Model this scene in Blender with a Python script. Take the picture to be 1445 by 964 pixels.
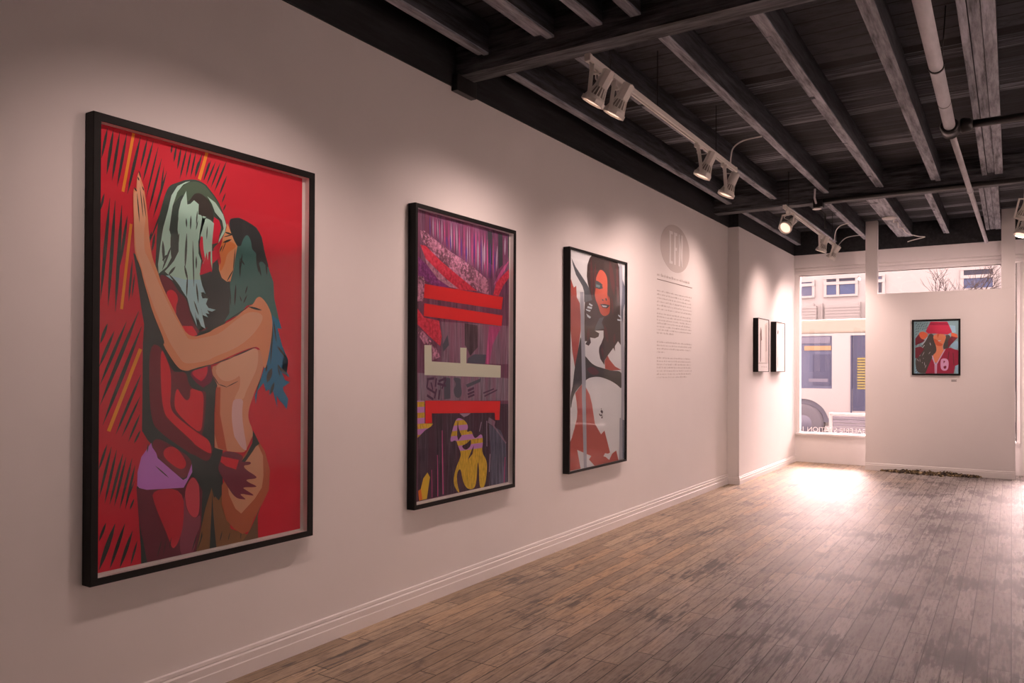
import bpy, bmesh, math, random
from mathutils import Matrix, Vector
random.seed(7)
scene = bpy.context.scene
for _o in list(bpy.data.objects):
    bpy.data.objects.remove(_o)
COL = scene.collection

# ------------------------------------------------------------------ camera
F_PX, YAW, PITCH, ROLL, CY = 1097.4, 0.571273, 0.00691, 0.004152, 514.05
fw = Vector((-math.sin(YAW) * math.cos(PITCH), math.cos(YAW) * math.cos(PITCH), math.sin(PITCH)))
rt = Vector((math.cos(YAW), math.sin(YAW), 0))
up = rt.cross(fw)
r2 = rt * math.cos(ROLL) + up * math.sin(ROLL)
u2 = -rt * math.sin(ROLL) + up * math.cos(ROLL)
cam = bpy.data.cameras.new('camera')
cam.sensor_width = 36.0
cam.sensor_fit = 'HORIZONTAL'
cam.lens = 36.0 * F_PX / 1445.0
cam.shift_y = (CY - 482.0) / 1445.0
cam.clip_end = 200
cam_o = bpy.data.objects.new('camera', cam)
cam_o.matrix_world = Matrix(((r2.x, u2.x, -fw.x, 0), (r2.y, u2.y, -fw.y, 0), (r2.z, u2.z, -fw.z, 1.45), (0, 0, 0, 1)))
COL.objects.link(cam_o)
scene.camera = cam_o

# ------------------------------------------------------------------ light set-up and exposure
SKY = (1.0, 0.69, 0.665); SKY_S = 5.5
SUN_C = (1.0, 0.67, 0.59); SUN_S = 5.5
TUNG = (1.0, 0.69, 0.615)
SPOT_W = 42.0
FILL_W = 430.0
world = bpy.data.worlds.new('world')
scene.world = world
world.use_nodes = True
bg = world.node_tree.nodes['Background']
bg.inputs[0].default_value = (*SKY, 1)
# hazy bright sky: stronger towards the sun's side of the street
GLOW_DIR = Vector((0.15, 0.75, 0.65)).normalized(); GLOW_S = 66.0; GLOW_P = 10.0
_t = world.node_tree
_tc = _t.nodes.new('ShaderNodeTexCoord')
_dp = _t.nodes.new('ShaderNodeVectorMath'); _dp.operation = 'DOT_PRODUCT'; _dp.inputs[1].default_value = GLOW_DIR
_mx = _t.nodes.new('ShaderNodeMath'); _mx.operation = 'MAXIMUM'; _mx.inputs[1].default_value = 0.0
_pw = _t.nodes.new('ShaderNodeMath'); _pw.operation = 'POWER'; _pw.inputs[1].default_value = GLOW_P
_ma = _t.nodes.new('ShaderNodeMath'); _ma.operation = 'MULTIPLY_ADD'; _ma.inputs[1].default_value = GLOW_S; _ma.inputs[2].default_value = SKY_S
_t.links.new(_tc.outputs['Generated'], _dp.inputs[0]); _t.links.new(_dp.outputs['Value'], _mx.inputs[0])
_t.links.new(_mx.outputs[0], _pw.inputs[0]); _t.links.new(_pw.outputs[0], _ma.inputs[0]); _t.links.new(_ma.outputs[0], bg.inputs[1])
world.cycles.sampling_method = 'MANUAL'
world.cycles.sample_map_resolution = 512
sun = bpy.data.lights.new('sun', 'SUN')
sun.energy = SUN_S
sun.color = SUN_C
sun.angle = 0.012
sun_o = bpy.data.objects.new('sun', sun)
sun_o.rotation_euler = Vector((-0.41, -1.3, -2.13)).to_track_quat('-Z', 'Y').to_euler()
sun_o.location = (6, 30, 40)
COL.objects.link(sun_o)
scene.view_settings.view_transform = 'Standard'
scene.view_settings.look = 'None'
scene.view_settings.gamma = 1.0
scene.view_settings.exposure = 0.0
scene.cycles.use_denoising = True
scene.cycles.sample_clamp_indirect = 6.0
scene.cycles.max_bounces = 10

# ------------------------------------------------------------------ materials
def lin(c):
    return tuple(((v / 255) / 12.92 if v / 255 <= 0.04045 else ((v / 255 + 0.055) / 1.055) ** 2.4) for v in c)

def mat(name, col, rough=0.6, metal=0.0, spec=0.4):
    m = bpy.data.materials.new(name)
    m.use_nodes = True
    b = m.node_tree.nodes['Principled BSDF']
    b.inputs['Base Color'].default_value = (*col, 1)
    b.inputs['Roughness'].default_value = rough
    b.inputs['Metallic'].default_value = metal
    b.inputs['Specular IOR Level'].default_value = spec
    return m

class NT:
    """small helper for building node graphs"""
    def __init__(s, m):
        s.t = m.node_tree
        s.b = s.t.nodes['Principled BSDF']
    def n(s, typ, **kw):
        x = s.t.nodes.new(typ)
        for k, v in kw.items():
            setattr(x, k, v)
        return x
    def l(s, a, b):
        s.t.links.new(a, b)
    def math(s, op, a, b=None, c=None):
        x = s.n('ShaderNodeMath', operation=op)
        for i, v in enumerate((a, b, c)):
            if v is None: continue
            if isinstance(v, (int, float)): x.inputs[i].default_value = v
            else: s.l(v, x.inputs[i])
        return x.outputs[0]
    def noise(s, vec, scale, detail=3, rough=0.55):
        x = s.n('ShaderNodeTexNoise')
        x.inputs['Scale'].default_value = scale
        x.inputs['Detail'].default_value = detail
        x.inputs['Roughness'].default_value = rough
        if vec is not None: s.l(vec, x.inputs['Vector'])
        return x
    def mapping(s, vec, scale):
        x = s.n('ShaderNodeMapping')
        x.inputs['Scale'].default_value = scale
        s.l(vec, x.inputs['Vector'])
        return x.outputs[0]
    def ramp(s, fac, stops, interp='LINEAR'):
        x = s.n('ShaderNodeValToRGB')
        x.color_ramp.interpolation = interp
        e = x.color_ramp.elements
        while len(e) < len(stops): e.new(0.5)
        for i, (p, c) in enumerate(stops):
            e[i].position = p
            e[i].color = (*c, 1) if len(c) == 3 else c
        s.l(fac, x.inputs[0])
        return x.outputs[0]
    def mix(s, fac, a, b, mode='MIX'):
        x = s.n('ShaderNodeMix', data_type='RGBA', blend_type=mode)
        for i, v in ((0, fac), (6, a), (7, b)):
            if isinstance(v, (int, float)): x.inputs[i].default_value = v
            elif isinstance(v, tuple): x.inputs[i].default_value = (*v, 1)
            else: s.l(v, x.inputs[i])
        return x.outputs[2]
    def bump(s, h, strength, dist=0.01):
        x = s.n('ShaderNodeBump')
        x.inputs['Strength'].default_value = strength
        x.inputs['Distance'].default_value = dist
        s.l(h, x.inputs['Height'])
        s.l(x.outputs[0], s.b.inputs['Normal'])
    def pos(s):
        return s.n('ShaderNodeNewGeometry').outputs['Position']

def wall_mat(name, col, rough=0.75):
    m = mat(name, col, rough, spec=0.25)
    k = NT(m)
    p = k.pos()
    a = k.noise(p, 1.3, 4)
    k.l(k.mix(0.5, col, k.ramp(a.outputs[0], [(0.3, tuple(c * 0.95 for c in col)), (0.7, tuple(min(1, c * 1.03) for c in col))])), k.b.inputs['Base Color'])
    k.bump(k.noise(p, 160, 2).outputs[0], 0.08, 0.002)
    return m

M = {}
M['wall'] = wall_mat('white_wall_paint', (0.80, 0.785, 0.775))
M['trimwhite'] = wall_mat('white_trim_paint', (0.82, 0.80, 0.79), 0.5)
M['panelwhite'] = wall_mat('white_panel_paint', (0.74, 0.725, 0.715))

def timber(name, base, wear_light, lo=0.45, hi=0.62, along=1):
    m = mat(name, base, 0.62, spec=0.3)
    k = NT(m)
    p = k.pos()
    sc = [14, 14, 14]; sc[along] = 1.2
    g = k.noise(k.mapping(p, tuple(sc)), 1.6, 8, 0.7)
    sc2 = [30, 30, 30]; sc2[along] = 3
    g2 = k.noise(k.mapping(p, tuple(sc2)), 1.0, 5, 0.7)
    f = k.ramp(k.math('ADD', k.math('MULTIPLY', g.outputs[0], 0.6), k.math('MULTIPLY', g2.outputs[0], 0.4)), [(lo, (0, 0, 0)), (hi, (1, 1, 1))])
    k.l(k.mix(f, base, wear_light), k.b.inputs['Base Color'])
    k.bump(g2.outputs[0], 0.5, 0.006)
    return m

M['black'] = timber('black_painted_timber', (0.010, 0.0112, 0.0125), (0.024, 0.027, 0.031))
M['joist'] = timber('scuffed_black_joist', (0.014, 0.0155, 0.018), (0.10, 0.11, 0.13), 0.44, 0.68)
M['lath'] = timber('worn_lit_joist_underside', (0.07, 0.074, 0.083), (0.48, 0.50, 0.56), 0.38, 0.62)  # worn strip, paled further to stand in for light bounced off the floor
M['beam'] = timber('black_cross_beam', (0.017, 0.018, 0.020), (0.18, 0.19, 0.21), 0.42, 0.66, 0)

# deck boards running across the room
m = mat('rough_black_deck', (0.02, 0.02, 0.02), 0.7, spec=0.25)
k = NT(m); p = k.pos()
sp = k.n('ShaderNodeSeparateXYZ'); k.l(p, sp.inputs[0])
v = k.math('DIVIDE', sp.outputs[1], 0.19)
fr = k.math('FRACT', v)
gap = k.math('LESS_THAN', fr, 0.075)
g = k.noise(k.mapping(p, (1.0, 20, 20)), 1.6, 8, 0.72)
wn = k.n('ShaderNodeTexWhiteNoise', noise_dimensions='1D'); k.l(k.math('FLOOR', v), wn.inputs['W'])
f = k.ramp(k.math('ADD', k.math('MULTIPLY', g.outputs[0], 0.8), k.math('MULTIPLY', wn.outputs[0], 0.22)), [(0.40, (0.008, 0.009, 0.010)), (0.54, (0.05, 0.054, 0.062)), (0.68, (0.30, 0.32, 0.36))])
f2 = k.ramp(wn.outputs[0], [(0.0, (0.045, 0.048, 0.055)), (1.0, (0.075, 0.080, 0.092))])
f2 = k.mix(k.ramp(k.noise(k.mapping(p, (4, 9, 9)), 1.5, 6, 0.7).outputs[0], [(0.35, (1, 1, 1)), (0.55, (0, 0, 0))]), f2, (0.022, 0.024, 0.027))
f = k.mix(k.math('LESS_THAN', sp.outputs[1], 5.96), f, f2)
band = k.math('MULTIPLY', k.math('GREATER_THAN', sp.outputs[1], 5.90), k.math('LESS_THAN', sp.outputs[1], 6.02))
gap = k.math('MAXIMUM', gap, band)
k.l(k.mix(gap, f, (0.003, 0.003, 0.003)), k.b.inputs['Base Color'])
k.bump(g.outputs[0], 0.6, 0.01)
M['deck'] = m

# worn strip floor, boards along the room
m = mat('worn_strip_floor', (0.2, 0.15, 0.12), 0.4)
k = NT(m); p = k.pos()
sp = k.n('ShaderNodeSeparateXYZ'); k.l(p, sp.inputs[0])
u = k.math('DIVIDE', k.math('ADD', sp.outputs[0], 10.033), 0.0955)
ui = k.math('FLOOR', u); uf = k.math('FRACT', u)
w1 = k.n('ShaderNodeTexWhiteNoise', noise_dimensions='1D'); k.l(ui, w1.inputs['W'])
vv = k.math('ADD', k.math('DIVIDE', sp.outputs[1], 0.78), k.math('MULTIPLY', w1.outputs[0], 17.0))
vi = k.math('FLOOR', vv); vf = k.math('FRACT', vv)
cv = k.n('ShaderNodeCombineXYZ'); k.l(ui, cv.inputs[0]); k.l(vi, cv.inputs[1])
w2 = k.n('ShaderNodeTexWhiteNoise', noise_dimensions='2D'); k.l(cv.outputs[0], w2.inputs['Vector'])
seam = k.math('MAXIMUM', k.math('LESS_THAN', uf, 0.05), k.math('LESS_THAN', vf, 0.007))
off = k.n('ShaderNodeVectorMath', operation='MULTIPLY_ADD')
k.l(cv.outputs[0], off.inputs[0]); off.inputs[1].default_value = (3.7, 5.1, 0); k.l(p, off.inputs[2])
grain = k.noise(k.mapping(off.outputs[0], (60, 5.0, 1)), 1.0, 9, 0.75)
cross = k.noise(k.mapping(off.outputs[0], (7, 22, 1)), 1.0, 5, 0.7)
big = k.noise(k.mapping(p, (1.3, 0.8, 1)), 1.0, 5, 0.6)
scuff = k.noise(k.mapping(p, (7.5, 2.2, 1)), 1.0, 8, 0.74)
tone = k.ramp(w2.outputs[0], [(0.0, (0.185, 0.150, 0.122)), (0.45, (0.225, 0.185, 0.152)), (0.8, (0.27, 0.225, 0.185)), (0.93, (0.285, 0.21, 0.15)), (1.0, (0.30, 0.255, 0.21))])
# warm lamplight near the gallery wall, grey daylight beyond, put into the board colour
wear_light = k.ramp(k.math('ADD', k.math('MULTIPLY', sp.outputs[0], 0.30), k.math('ADD', big.outputs[0], 0.34)), [(0.15, (0, 0, 0)), (0.62, (1, 1, 1))])
greyt = k.ramp(w2.outputs[0], [(0.0, (0.175, 0.165, 0.16)), (0.5, (0.225, 0.212, 0.207)), (1.0, (0.28, 0.265, 0.26))])
c1 = k.mix(wear_light, k.mix(1.0, tone, (1.0, 0.93, 0.78), 'MULTIPLY'), greyt)
c2 = k.mix(k.ramp(grain.outputs[0], [(0.34, (0.95, 0.95, 0.95)), (0.53, (0, 0, 0))]), c1, (0.07, 0.052, 0.042))
c2 = k.mix(k.ramp(cross.outputs[0], [(0.55, (0, 0, 0)), (0.8, (0.35, 0.35, 0.35))]), c2, (0.42, 0.36, 0.32))
scuff2 = k.noise(k.mapping(p, (34, 3.2, 1)), 1.0, 8, 0.72)
area = k.noise(k.mapping(p, (2.3, 1.5, 1)), 1.0, 4, 0.6)
bias = k.ramp(k.math('ADD', k.math('MULTIPLY', sp.outputs[0], 0.22), 0.62), [(0.0, (0, 0, 0)), (1.0, (0.135, 0.135, 0.135))])
sa = k.math('ADD', k.math('ADD', k.math('MULTIPLY', scuff2.outputs[0], 0.62), k.math('MULTIPLY', area.outputs[0], 0.62)), bias)
st = k.ramp(sa, [(0.690, (0, 0, 0)), (0.750, (0.8, 0.8, 0.8)), (0.86, (1, 1, 1))])
soft = k.ramp(k.math('ADD', k.math('MULTIPLY', scuff.outputs[0], 0.75), k.math('MULTIPLY', big.outputs[0], 0.3)), [(0.53, (0, 0, 0)), (0.66, (0.4, 0.4, 0.4))])
c2 = k.mix(soft, c2, (0.075, 0.066, 0.062))
c3 = k.mix(st, c2, (0.042, 0.037, 0.037))
dots = k.n('ShaderNodeTexVoronoi'); dots.inputs['Scale'].default_value = 3.3; k.l(k.mapping(p, (1, 1, 0)), dots.inputs['Vector'])
c3 = k.mix(k.math('LESS_THAN', dots.outputs['Distance'], 0.028), c3, (0.03, 0.022, 0.02))
c3 = k.mix(1.0, c3, (1.72, 1.72, 1.70), 'MULTIPLY')
k.l(k.mix(seam, c3, (0.02, 0.014, 0.012)), k.b.inputs['Base Color'])
rr = k.math('ADD', 0.33, k.math('MULTIPLY', k.math('ADD', scuff.outputs[0], grain.outputs[0]), 0.17))
k.l(rr, k.b.inputs['Roughness'])
k.b.inputs['Specular IOR Level'].default_value = 0.55
k.bump(k.math('SUBTRACT', k.math('ADD', k.math('MULTIPLY', grain.outputs[0], 0.25), k.math('MULTIPLY', cross.outputs[0], 0.3)), seam), 0.28, 0.004)
M['floor'] = m

M['frame'] = mat('black_lacquered_frame', (0.007, 0.0068, 0.007), 0.5, spec=0.2)
M['liner'] = mat('white_frame_liner', (0.80, 0.78, 0.76), 0.7)
M['liner_dark'] = mat('black_frame_liner', (0.012, 0.012, 0.012), 0.6)
M['mat'] = mat('white_print_paper', (0.80, 0.78, 0.76), 0.7)
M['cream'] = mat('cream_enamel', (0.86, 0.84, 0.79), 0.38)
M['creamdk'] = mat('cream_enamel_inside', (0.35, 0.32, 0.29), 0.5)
M['conduit'] = mat('pale_cable_sheath', (0.7, 0.68, 0.66), 0.45)
M['pipewhite'] = mat('grimy_white_pipe', (0.30, 0.275, 0.275), 0.5)
k = NT(M['pipewhite'])
n_ = k.noise(k.mapping(k.pos(), (6, 1.5, 6)), 2.0, 5, 0.6)
k.l(k.ramp(n_.outputs[0], [(0.3, (0.40, 0.405, 0.43)), (0.7, (0.62, 0.62, 0.65))]), k.b.inputs['Base Color'])
M['pipeblack'] = mat('black_pipe', (0.012, 0.012, 0.012), 0.35)
M['metal'] = mat('dark_rod', (0.02, 0.02, 0.02), 0.5, 0.6)

def emit(name, col, s):
    m = mat(name, col, 0.4)
    m.node_tree.nodes['Principled BSDF'].inputs['Emission Color'].default_value = (*col, 1)
    m.node_tree.nodes['Principled BSDF'].inputs['Emission Strength'].default_value = s
    return m
M['lampon'] = emit('lit_lamp_glass', (1.0, 0.68, 0.52), 1.25)
M['lampoff'] = mat('unlit_lamp_glass', (0.35, 0.32, 0.30), 0.2)

def glass(name, refl=0.05, rough=0.02, tint=(1, 1, 1)):
    m = bpy.data.materials.new(name)
    m.use_nodes = True
    t = m.node_tree
    t.nodes.clear()
    o = t.nodes.new('ShaderNodeOutputMaterial')
    tr = t.nodes.new('ShaderNodeBsdfTransparent'); tr.inputs[0].default_value = (*tint, 1)
    gl = t.nodes.new('ShaderNodeBsdfGlossy'); gl.inputs['Roughness'].default_value = rough
    fr = t.nodes.new('ShaderNodeFresnel'); fr.inputs[0].default_value = 1.45
    mu = t.nodes.new('ShaderNodeMath'); mu.operation = 'MULTIPLY'; mu.inputs[1].default_value = refl / 0.034
    mx = t.nodes.new('ShaderNodeMixShader')
    t.links.new(fr.outputs[0], mu.inputs[0]); t.links.new(mu.outputs[0], mx.inputs[0])
    t.links.new(tr.outputs[0], mx.inputs[1]); t.links.new(gl.outputs[0], mx.inputs[2])
    t.links.new(mx.outputs[0], o.inputs[0])
    return m
M['glazing'] = glass('picture_glazing', 0.022, 0.04)
M['glazing_clear'] = glass('low_glare_picture_glazing', 0.006, 0.05)
M['window'] = glass('window_glass', 0.03, 0.01)

# ------------------------------------------------------------------ mesh helpers
class MB:
    def __init__(s): s.bm = bmesh.new()
    def box(s, x0, x1, y0, y1, z0, z1, bev=0.0, mi=0):
        r = bmesh.ops.create_cube(s.bm, size=1.0)
        vs = r['verts']
        for v in vs:
            v.co = Vector((x0 + (v.co.x + .5) * (x1 - x0), y0 + (v.co.y + .5) * (y1 - y0), z0 + (v.co.z + .5) * (z1 - z0)))
        fs = {f for v in vs for f in v.link_faces}
        for f in fs: f.material_index = mi
        if bev:
            es = list({e for v in vs for e in v.link_edges})
            r = bmesh.ops.bevel(s.bm, geom=es, offset=bev, segments=2, affect='EDGES', profile=0.6)
            for f in r['faces']: f.material_index = mi
        return s
    def obox(s, c, ax, ay, az, hx, hy, hz, bev=0.0, mi=0):
        """box by centre, axes and half sizes"""
        r = bmesh.ops.create_cube(s.bm, size=2.0)
        vs = r['verts']
        for v in vs:
            q = v.co.copy()
            v.co = Vector(c) + ax * (q.x * hx) + ay * (q.y * hy) + az * (q.z * hz)
        for f in {f for v in vs for f in v.link_faces}: f.material_index = mi
        if bev:
            es = list({e for v in vs for e in v.link_edges})
            r = bmesh.ops.bevel(s.bm, geom=es, offset=bev, segments=2, affect='EDGES')
            for f in r['faces']: f.material_index = mi
        return s
    def tube(s, pts, r, n=12, cap=True, mi=0):
        pts = [Vector(p) for p in pts]
        rs = r if isinstance(r, (list, tuple)) else [r] * len(pts)
        rings = []
        a = None
        for i, p in enumerate(pts):
            d = (pts[min(i + 1, len(pts) - 1)] - pts[max(i - 1, 0)]).normalized()
            if a is None:
                a = d.orthogonal().normalized()
            else:
                a = (a - d * a.dot(d)).normalized()
            b = d.cross(a)
            rings.append([s.bm.verts.new(p + (a * math.cos(2 * math.pi * j / n) + b * math.sin(2 * math.pi * j / n)) * rs[i]) for j in range(n)])
        for i in range(len(rings) - 1):
            for j in range(n):
                f = s.bm.faces.new((rings[i][j], rings[i][(j + 1) % n], rings[i + 1][(j + 1) % n], rings[i + 1][j]))
                f.smooth = True; f.material_index = mi
        if cap:
            for q in (rings[0][::-1], rings[-1]):
                f = s.bm.faces.new(q); f.material_index = mi
        return s
    def lathe(s, o, d, prof, n=20, mi=0, smooth=True):
        """profile [(t along d, radius)] swept about axis d from o"""
        o = Vector(o); d = Vector(d).normalized(); a = d.orthogonal().normalized(); b = d.cross(a)
        rings = [[s.bm.verts.new(o + d * t + (a * math.cos(2 * math.pi * j / n) + b * math.sin(2 * math.pi * j / n)) * r) for j in range(n)] for t, r in prof]
        for i in range(len(rings) - 1):
            for j in range(n):
                f = s.bm.faces.new((rings[i][j], rings[i][(j + 1) % n], rings[i + 1][(j + 1) % n], rings[i + 1][j]))
                f.smooth = smooth; f.material_index = mi
        return s
    def poly(s, pts, mi=0):
        f = s.bm.faces.new([s.bm.verts.new(p) for p in pts]); f.material_index = mi
        return f
    def prism(s, pts, off, mi=0):
        """extrude a polygon by vector off"""
        off = Vector(off)
        a = [s.bm.verts.new(Vector(p)) for p in pts]; b = [s.bm.verts.new(Vector(p) + off) for p in pts]
        n = len(pts)
        for q in (a[::-1], b):
            f = s.bm.faces.new(q); f.material_index = mi
        for i in range(n):
            f = s.bm.faces.new((a[i], a[(i + 1) % n], b[(i + 1) % n], b[i])); f.material_index = mi
        return s
    def build(s, name, mats, parent=None, recalc=True, origin=None):
        if recalc: bmesh.ops.recalc_face_normals(s.bm, faces=s.bm.faces)
        me = bpy.data.meshes.new(name)
        if origin is not None:
            bmesh.ops.translate(s.bm, verts=s.bm.verts, vec=-Vector(origin))
        s.bm.to_mesh(me); s.bm.free()
        for m in (mats if isinstance(mats, (list, tuple)) else [mats]): me.materials.append(m)
        o = bpy.data.objects.new(name, me)
        COL.objects.link(o)
        if origin is not None: o.location = origin
        if parent is not None:
            o.parent = parent
            top = parent
            off = Vector((0, 0, 0))
            while top is not None:
                if top.parent is None: off += top.location
                top = top.parent
            if parent.parent is None: o.matrix_parent_inverse = Matrix.Translation(-off)
        return o

def tag(o, label, cat, group=None):
    o['label'] = label; o['category'] = cat
    if group: o['group'] = group
    return o

def thing(name, loc, label, cat, group=None):
    o = bpy.data.objects.new(name, None)
    o.empty_display_size = 0.1
    o.location = loc
    COL.objects.link(o)
    return tag(o, label, cat, group)

def struct(o):
    o['kind'] = 'structure'
    return o

# ------------------------------------------------------------------ room shell
XL, XR, YB, YF = -3.07, 3.0, -2.4, 12.95
ZT = 3.292; ZD = 3.66
struct(MB().box(XL - 0.25, XR + 0.25, YB - 0.2, 13.25, -0.25, 0.0).build('floor', M['floor']))
struct(MB().box(XL - 0.25, XR + 0.25, YB - 0.2, 13.25, ZD, ZD + 0.2).build('ceiling', M['deck']))
struct(MB().box(XL - 0.25, XL, YB - 0.2, 13.2, 0, ZT).build('wall_left', M['wall']))
struct(MB().box(XR, XR + 0.25, YB - 0.2, 13.2, 0, ZD).build('wall_right', M['wall']))
struct(MB().box(XL, XR, YB - 0.2, YB, 0, ZD).build('wall_back', M['wall']))
# black painted top of the side wall
struct(MB().box(XL - 0.25, XL + 0.012, YB, 4.05, ZT, ZD).box(XL - 0.25, XL + 0.012, 4.23, 9.9, ZT, ZD).box(XL - 0.25, XL, 4.05, 4.23, ZT - .03, ZD).build('trim_1', M['black']))
# alcove wall beyond the pilaster, with its thicker lower casing
struct(MB().box(XL, -2.93, 9.9, 13.2, 0, 3.287).build('wall_alcove', M['wall']))
struct(MB().box(-2.93, -2.919, 9.889, 10.80, 0.0, 2.985, 0.003).box(XL + .001, -2.93, 9.889, 9.9, 0, 2.985).build('trim_2', M['wall']))
struct(MB().box(XL - 0.25, -2.935, 9.9, 13.2, 3.287, ZD).build('trim_3', M['black']))

def baseboard(name, side):
    m_ = MB()
    # stepped profile: plinth, bead, ogee
    prof = [(0, 0), (0.020, 0), (0.020, 0.062), (0.0165, 0.066), (0.0165, 0.098), (0.007, 0.103), (0.010, 0.110), (0.008, 0.124), (0, 0.128)]
    side(m_, prof)
    return struct(m_.build(name, M['trimwhite']))
baseboard('baseboard_left', lambda q, pr: q.prism([(XL + a, YB, z) for a, z in pr], (0, 9.889 - YB, 0)))
baseboard('baseboard_alcove', lambda q, pr: (q.prism([(-2.919 + a * .7, 9.875, z * .8) for a, z in pr], (0, 3.07, 0)), q.prism([(XL, 9.889 - a * .7, z * .8) for a, z in pr], (0.151, 0, 0))))
struct(MB().box(XR - .02, XR, YB, 12.9, 0, .128).build('baseboard_right', M['trimwhite']))

# shop front
YG = 13.0
f_ = MB()
f_.box(XL, XR, 12.95, 13.2, 3.02, 3.40)
f_.box(XL, XR, 12.95, 13.2, 0.0, 0.435)            # sill wall
f_.box(XL, -2.885, 12.95, 13.2, 0.435, 3.02)
f_.box(1.25, XR, 12.95, 13.2, 0.435, 3.02)
struct(f_.build('wall_front', M['wall']))
struct(MB().box(-2.93, XR, 12.905, 12.952, 3.09, 3.292, .004).box(-2.93, XR, 12.93, 12.952, 2.985, 3.03, .003).box(-2.93, XR, 12.925, 12.952, 3.045, 3.075, .003).build('trim_4', M['trimwhite']))
struct(MB().box(-2.935, XR, 12.895, 13.2, 3.292, ZD).build('trim_5', M['black']))
struct(MB().box(-2.9, 0.10, 12.90, 13.2, 0.435, 0.462, .004).build('trim_6', M['trimwhite']))
w1_ = MB().box(-2.885, -2.86, 12.97, 13.06, 0.462, 3.02).box(0.05, 0.10, 12.95, 13.08, 0.462, 3.02).box(-2.86, 0.05, 12.97, 13.06, 2.965, 3.02)
w1 = struct(w1_.build('window_1', M['trimwhite']))
MB().box(-2.86, 0.05, YG - .003, YG + .003, 0.462, 2.965).build('glass_pane', M['window'], w1)
MB().box(-2.86, 0.05, 12.966, 12.972, 2.958, 2.966).box(0.045, 0.056, 12.945, 12.951, 0.47, 2.966).build('glazing_gasket', M['pipeblack'], w1)
# glazed door at the right of the display window
d1_ = MB().box(0.10, 0.22, 12.97, 13.07, 0.02, 3.02, .004).box(1.13, 1.25, 12.97, 13.07, 0.02, 3.02, .004).box(0.22, 1.13, 12.97, 13.07, 0.02, 0.25, .004).box(0.22, 1.13, 12.97, 13.07, 2.86, 3.02, .004)
d1 = struct(d1_.build('door_1', M['trimwhite']))
MB().box(0.22, 1.13, YG - .003, YG + .003, 0.25, 2.86).build('glass_pane', M['window'], d1)
MB().tube([(0.26, 12.97, 1.0), (0.26, 12.90, 1.0), (0.26, 12.90, 1.35), (0.26, 12.97, 1.35)], 0.012, 10).build('door_handle', M['metal'], d1)

# vinyl lettering on the glass, read from the street
def text_mesh(txt, size=0.105):
    tx = bpy.data.curves.new('word', 'FONT')
    tx.body = txt; tx.size = size; tx.extrude = 0.0008
    to = bpy.data.objects.new('word', tx)
    COL.objects.link(to)
    dg = bpy.context.evaluated_depsgraph_get()
    me = bpy.data.meshes.new_from_object(to.evaluated_get(dg))
    bpy.data.objects.remove(to)
    xs = [v.co.x for v in me.vertices]
    return me, min(xs), max(xs)
wl = thing('window_lettering', (-1.86, YG + .006, .485), 'white gallery name lettered along the bottom of the street window', 'lettering')
full = text_mesh('GALERIE STATION 16')[2]
for pre, word in (('', 'GALERIE'), ('GALERIE ', 'STATION'), ('GALERIE STATION ', '16')):
    me, a_, b_ = text_mesh(word)
    end = text_mesh(pre + word)[2]
    me.materials.append(M['trimwhite'])
    wo = bpy.data.objects.new('word', me)
    COL.objects.link(wo)
    k_ = 1.03 / full
    wo.scale = (k_, 1, 1)
    wo.rotation_euler = (math.pi / 2, 0, math.pi)
    wo.location = (-(end - b_) * k_, 0, 0)
    wo.parent = wl

# ------------------------------------------------------------------ ceiling timbers
def cross_beam(y0, y1, z0, label):
    q = MB().box(XL + .013, XR, y0, y1, z0, ZD)
    return tag(q.build('cross_beam', M['beam'], origin=(0, (y0 + y1) / 2, z0)), label, 'beam', 'cross beams under the roof deck')
cross_beam(4.065, 4.215, 3.365, 'near black cross beam, in front of the long lamp track')
cross_beam(9.29, 9.45, 3.362, 'far black cross beam, behind the long lamp track and its conduit')

def joist(x0, x1, y0, y1, label, zb=3.452, lath=True, lsplit=0.45, ztop=ZD):
    """one joist: dark plank with a paler, chipped nailing strip along its underside"""
    t = MB()
    t.box(x0, x1, y0, y1, zb + 0.012, ztop)
    o = tag(t.build('ceiling_joist', M['joist'], origin=((x0 + x1) / 2, (y0 + y1) / 2, zb)), label, 'joist', 'ceiling joists')
    if lath:
        xs = x0 + (x1 - x0) * lsplit
        t = MB()
        y = y0 + 0.01
        while y < y1 - 0.02:                       # chipped lengths of lath
            L = min(random.uniform(0.5, 1.5), y1 - 0.01 - y)
            t.box(x0 + random.uniform(0, .004), xs - 0.002, y, y + L - random.choice((0.004, 0.01, 0.03, 0.06)), zb + 0.004, zb + 0.0125)
            y += L
        t.box(xs, x1 + 0.003, y0 + 0.005, y1 - 0.005, zb, zb + 0.013)
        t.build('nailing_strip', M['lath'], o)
    return o
BAYS = [(YB, 4.065, 'before the near cross beam'), (4.215, 9.29, 'between the cross beams'), (9.45, 12.895, 'by the street wall')]
ORD = ['first', 'second', 'third', 'fourth', 'fifth', 'sixth', 'seventh']
JX = [
    [(-2.87, -2.80), (-2.42, -2.32), (-2.06, -2.00), (-1.82, -1.76), (-1.26, -1.19)],
    [(-2.895, -2.835), (-2.375, -2.305), (-1.795, -1.735), (-1.25, -1.175), (-0.715, -0.63)],
    [(-2.89, -2.83), (-2.36, -2.29), (-1.90, -1.83), (-1.44, -1.24), (-0.835, -0.765)],
]
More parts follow.
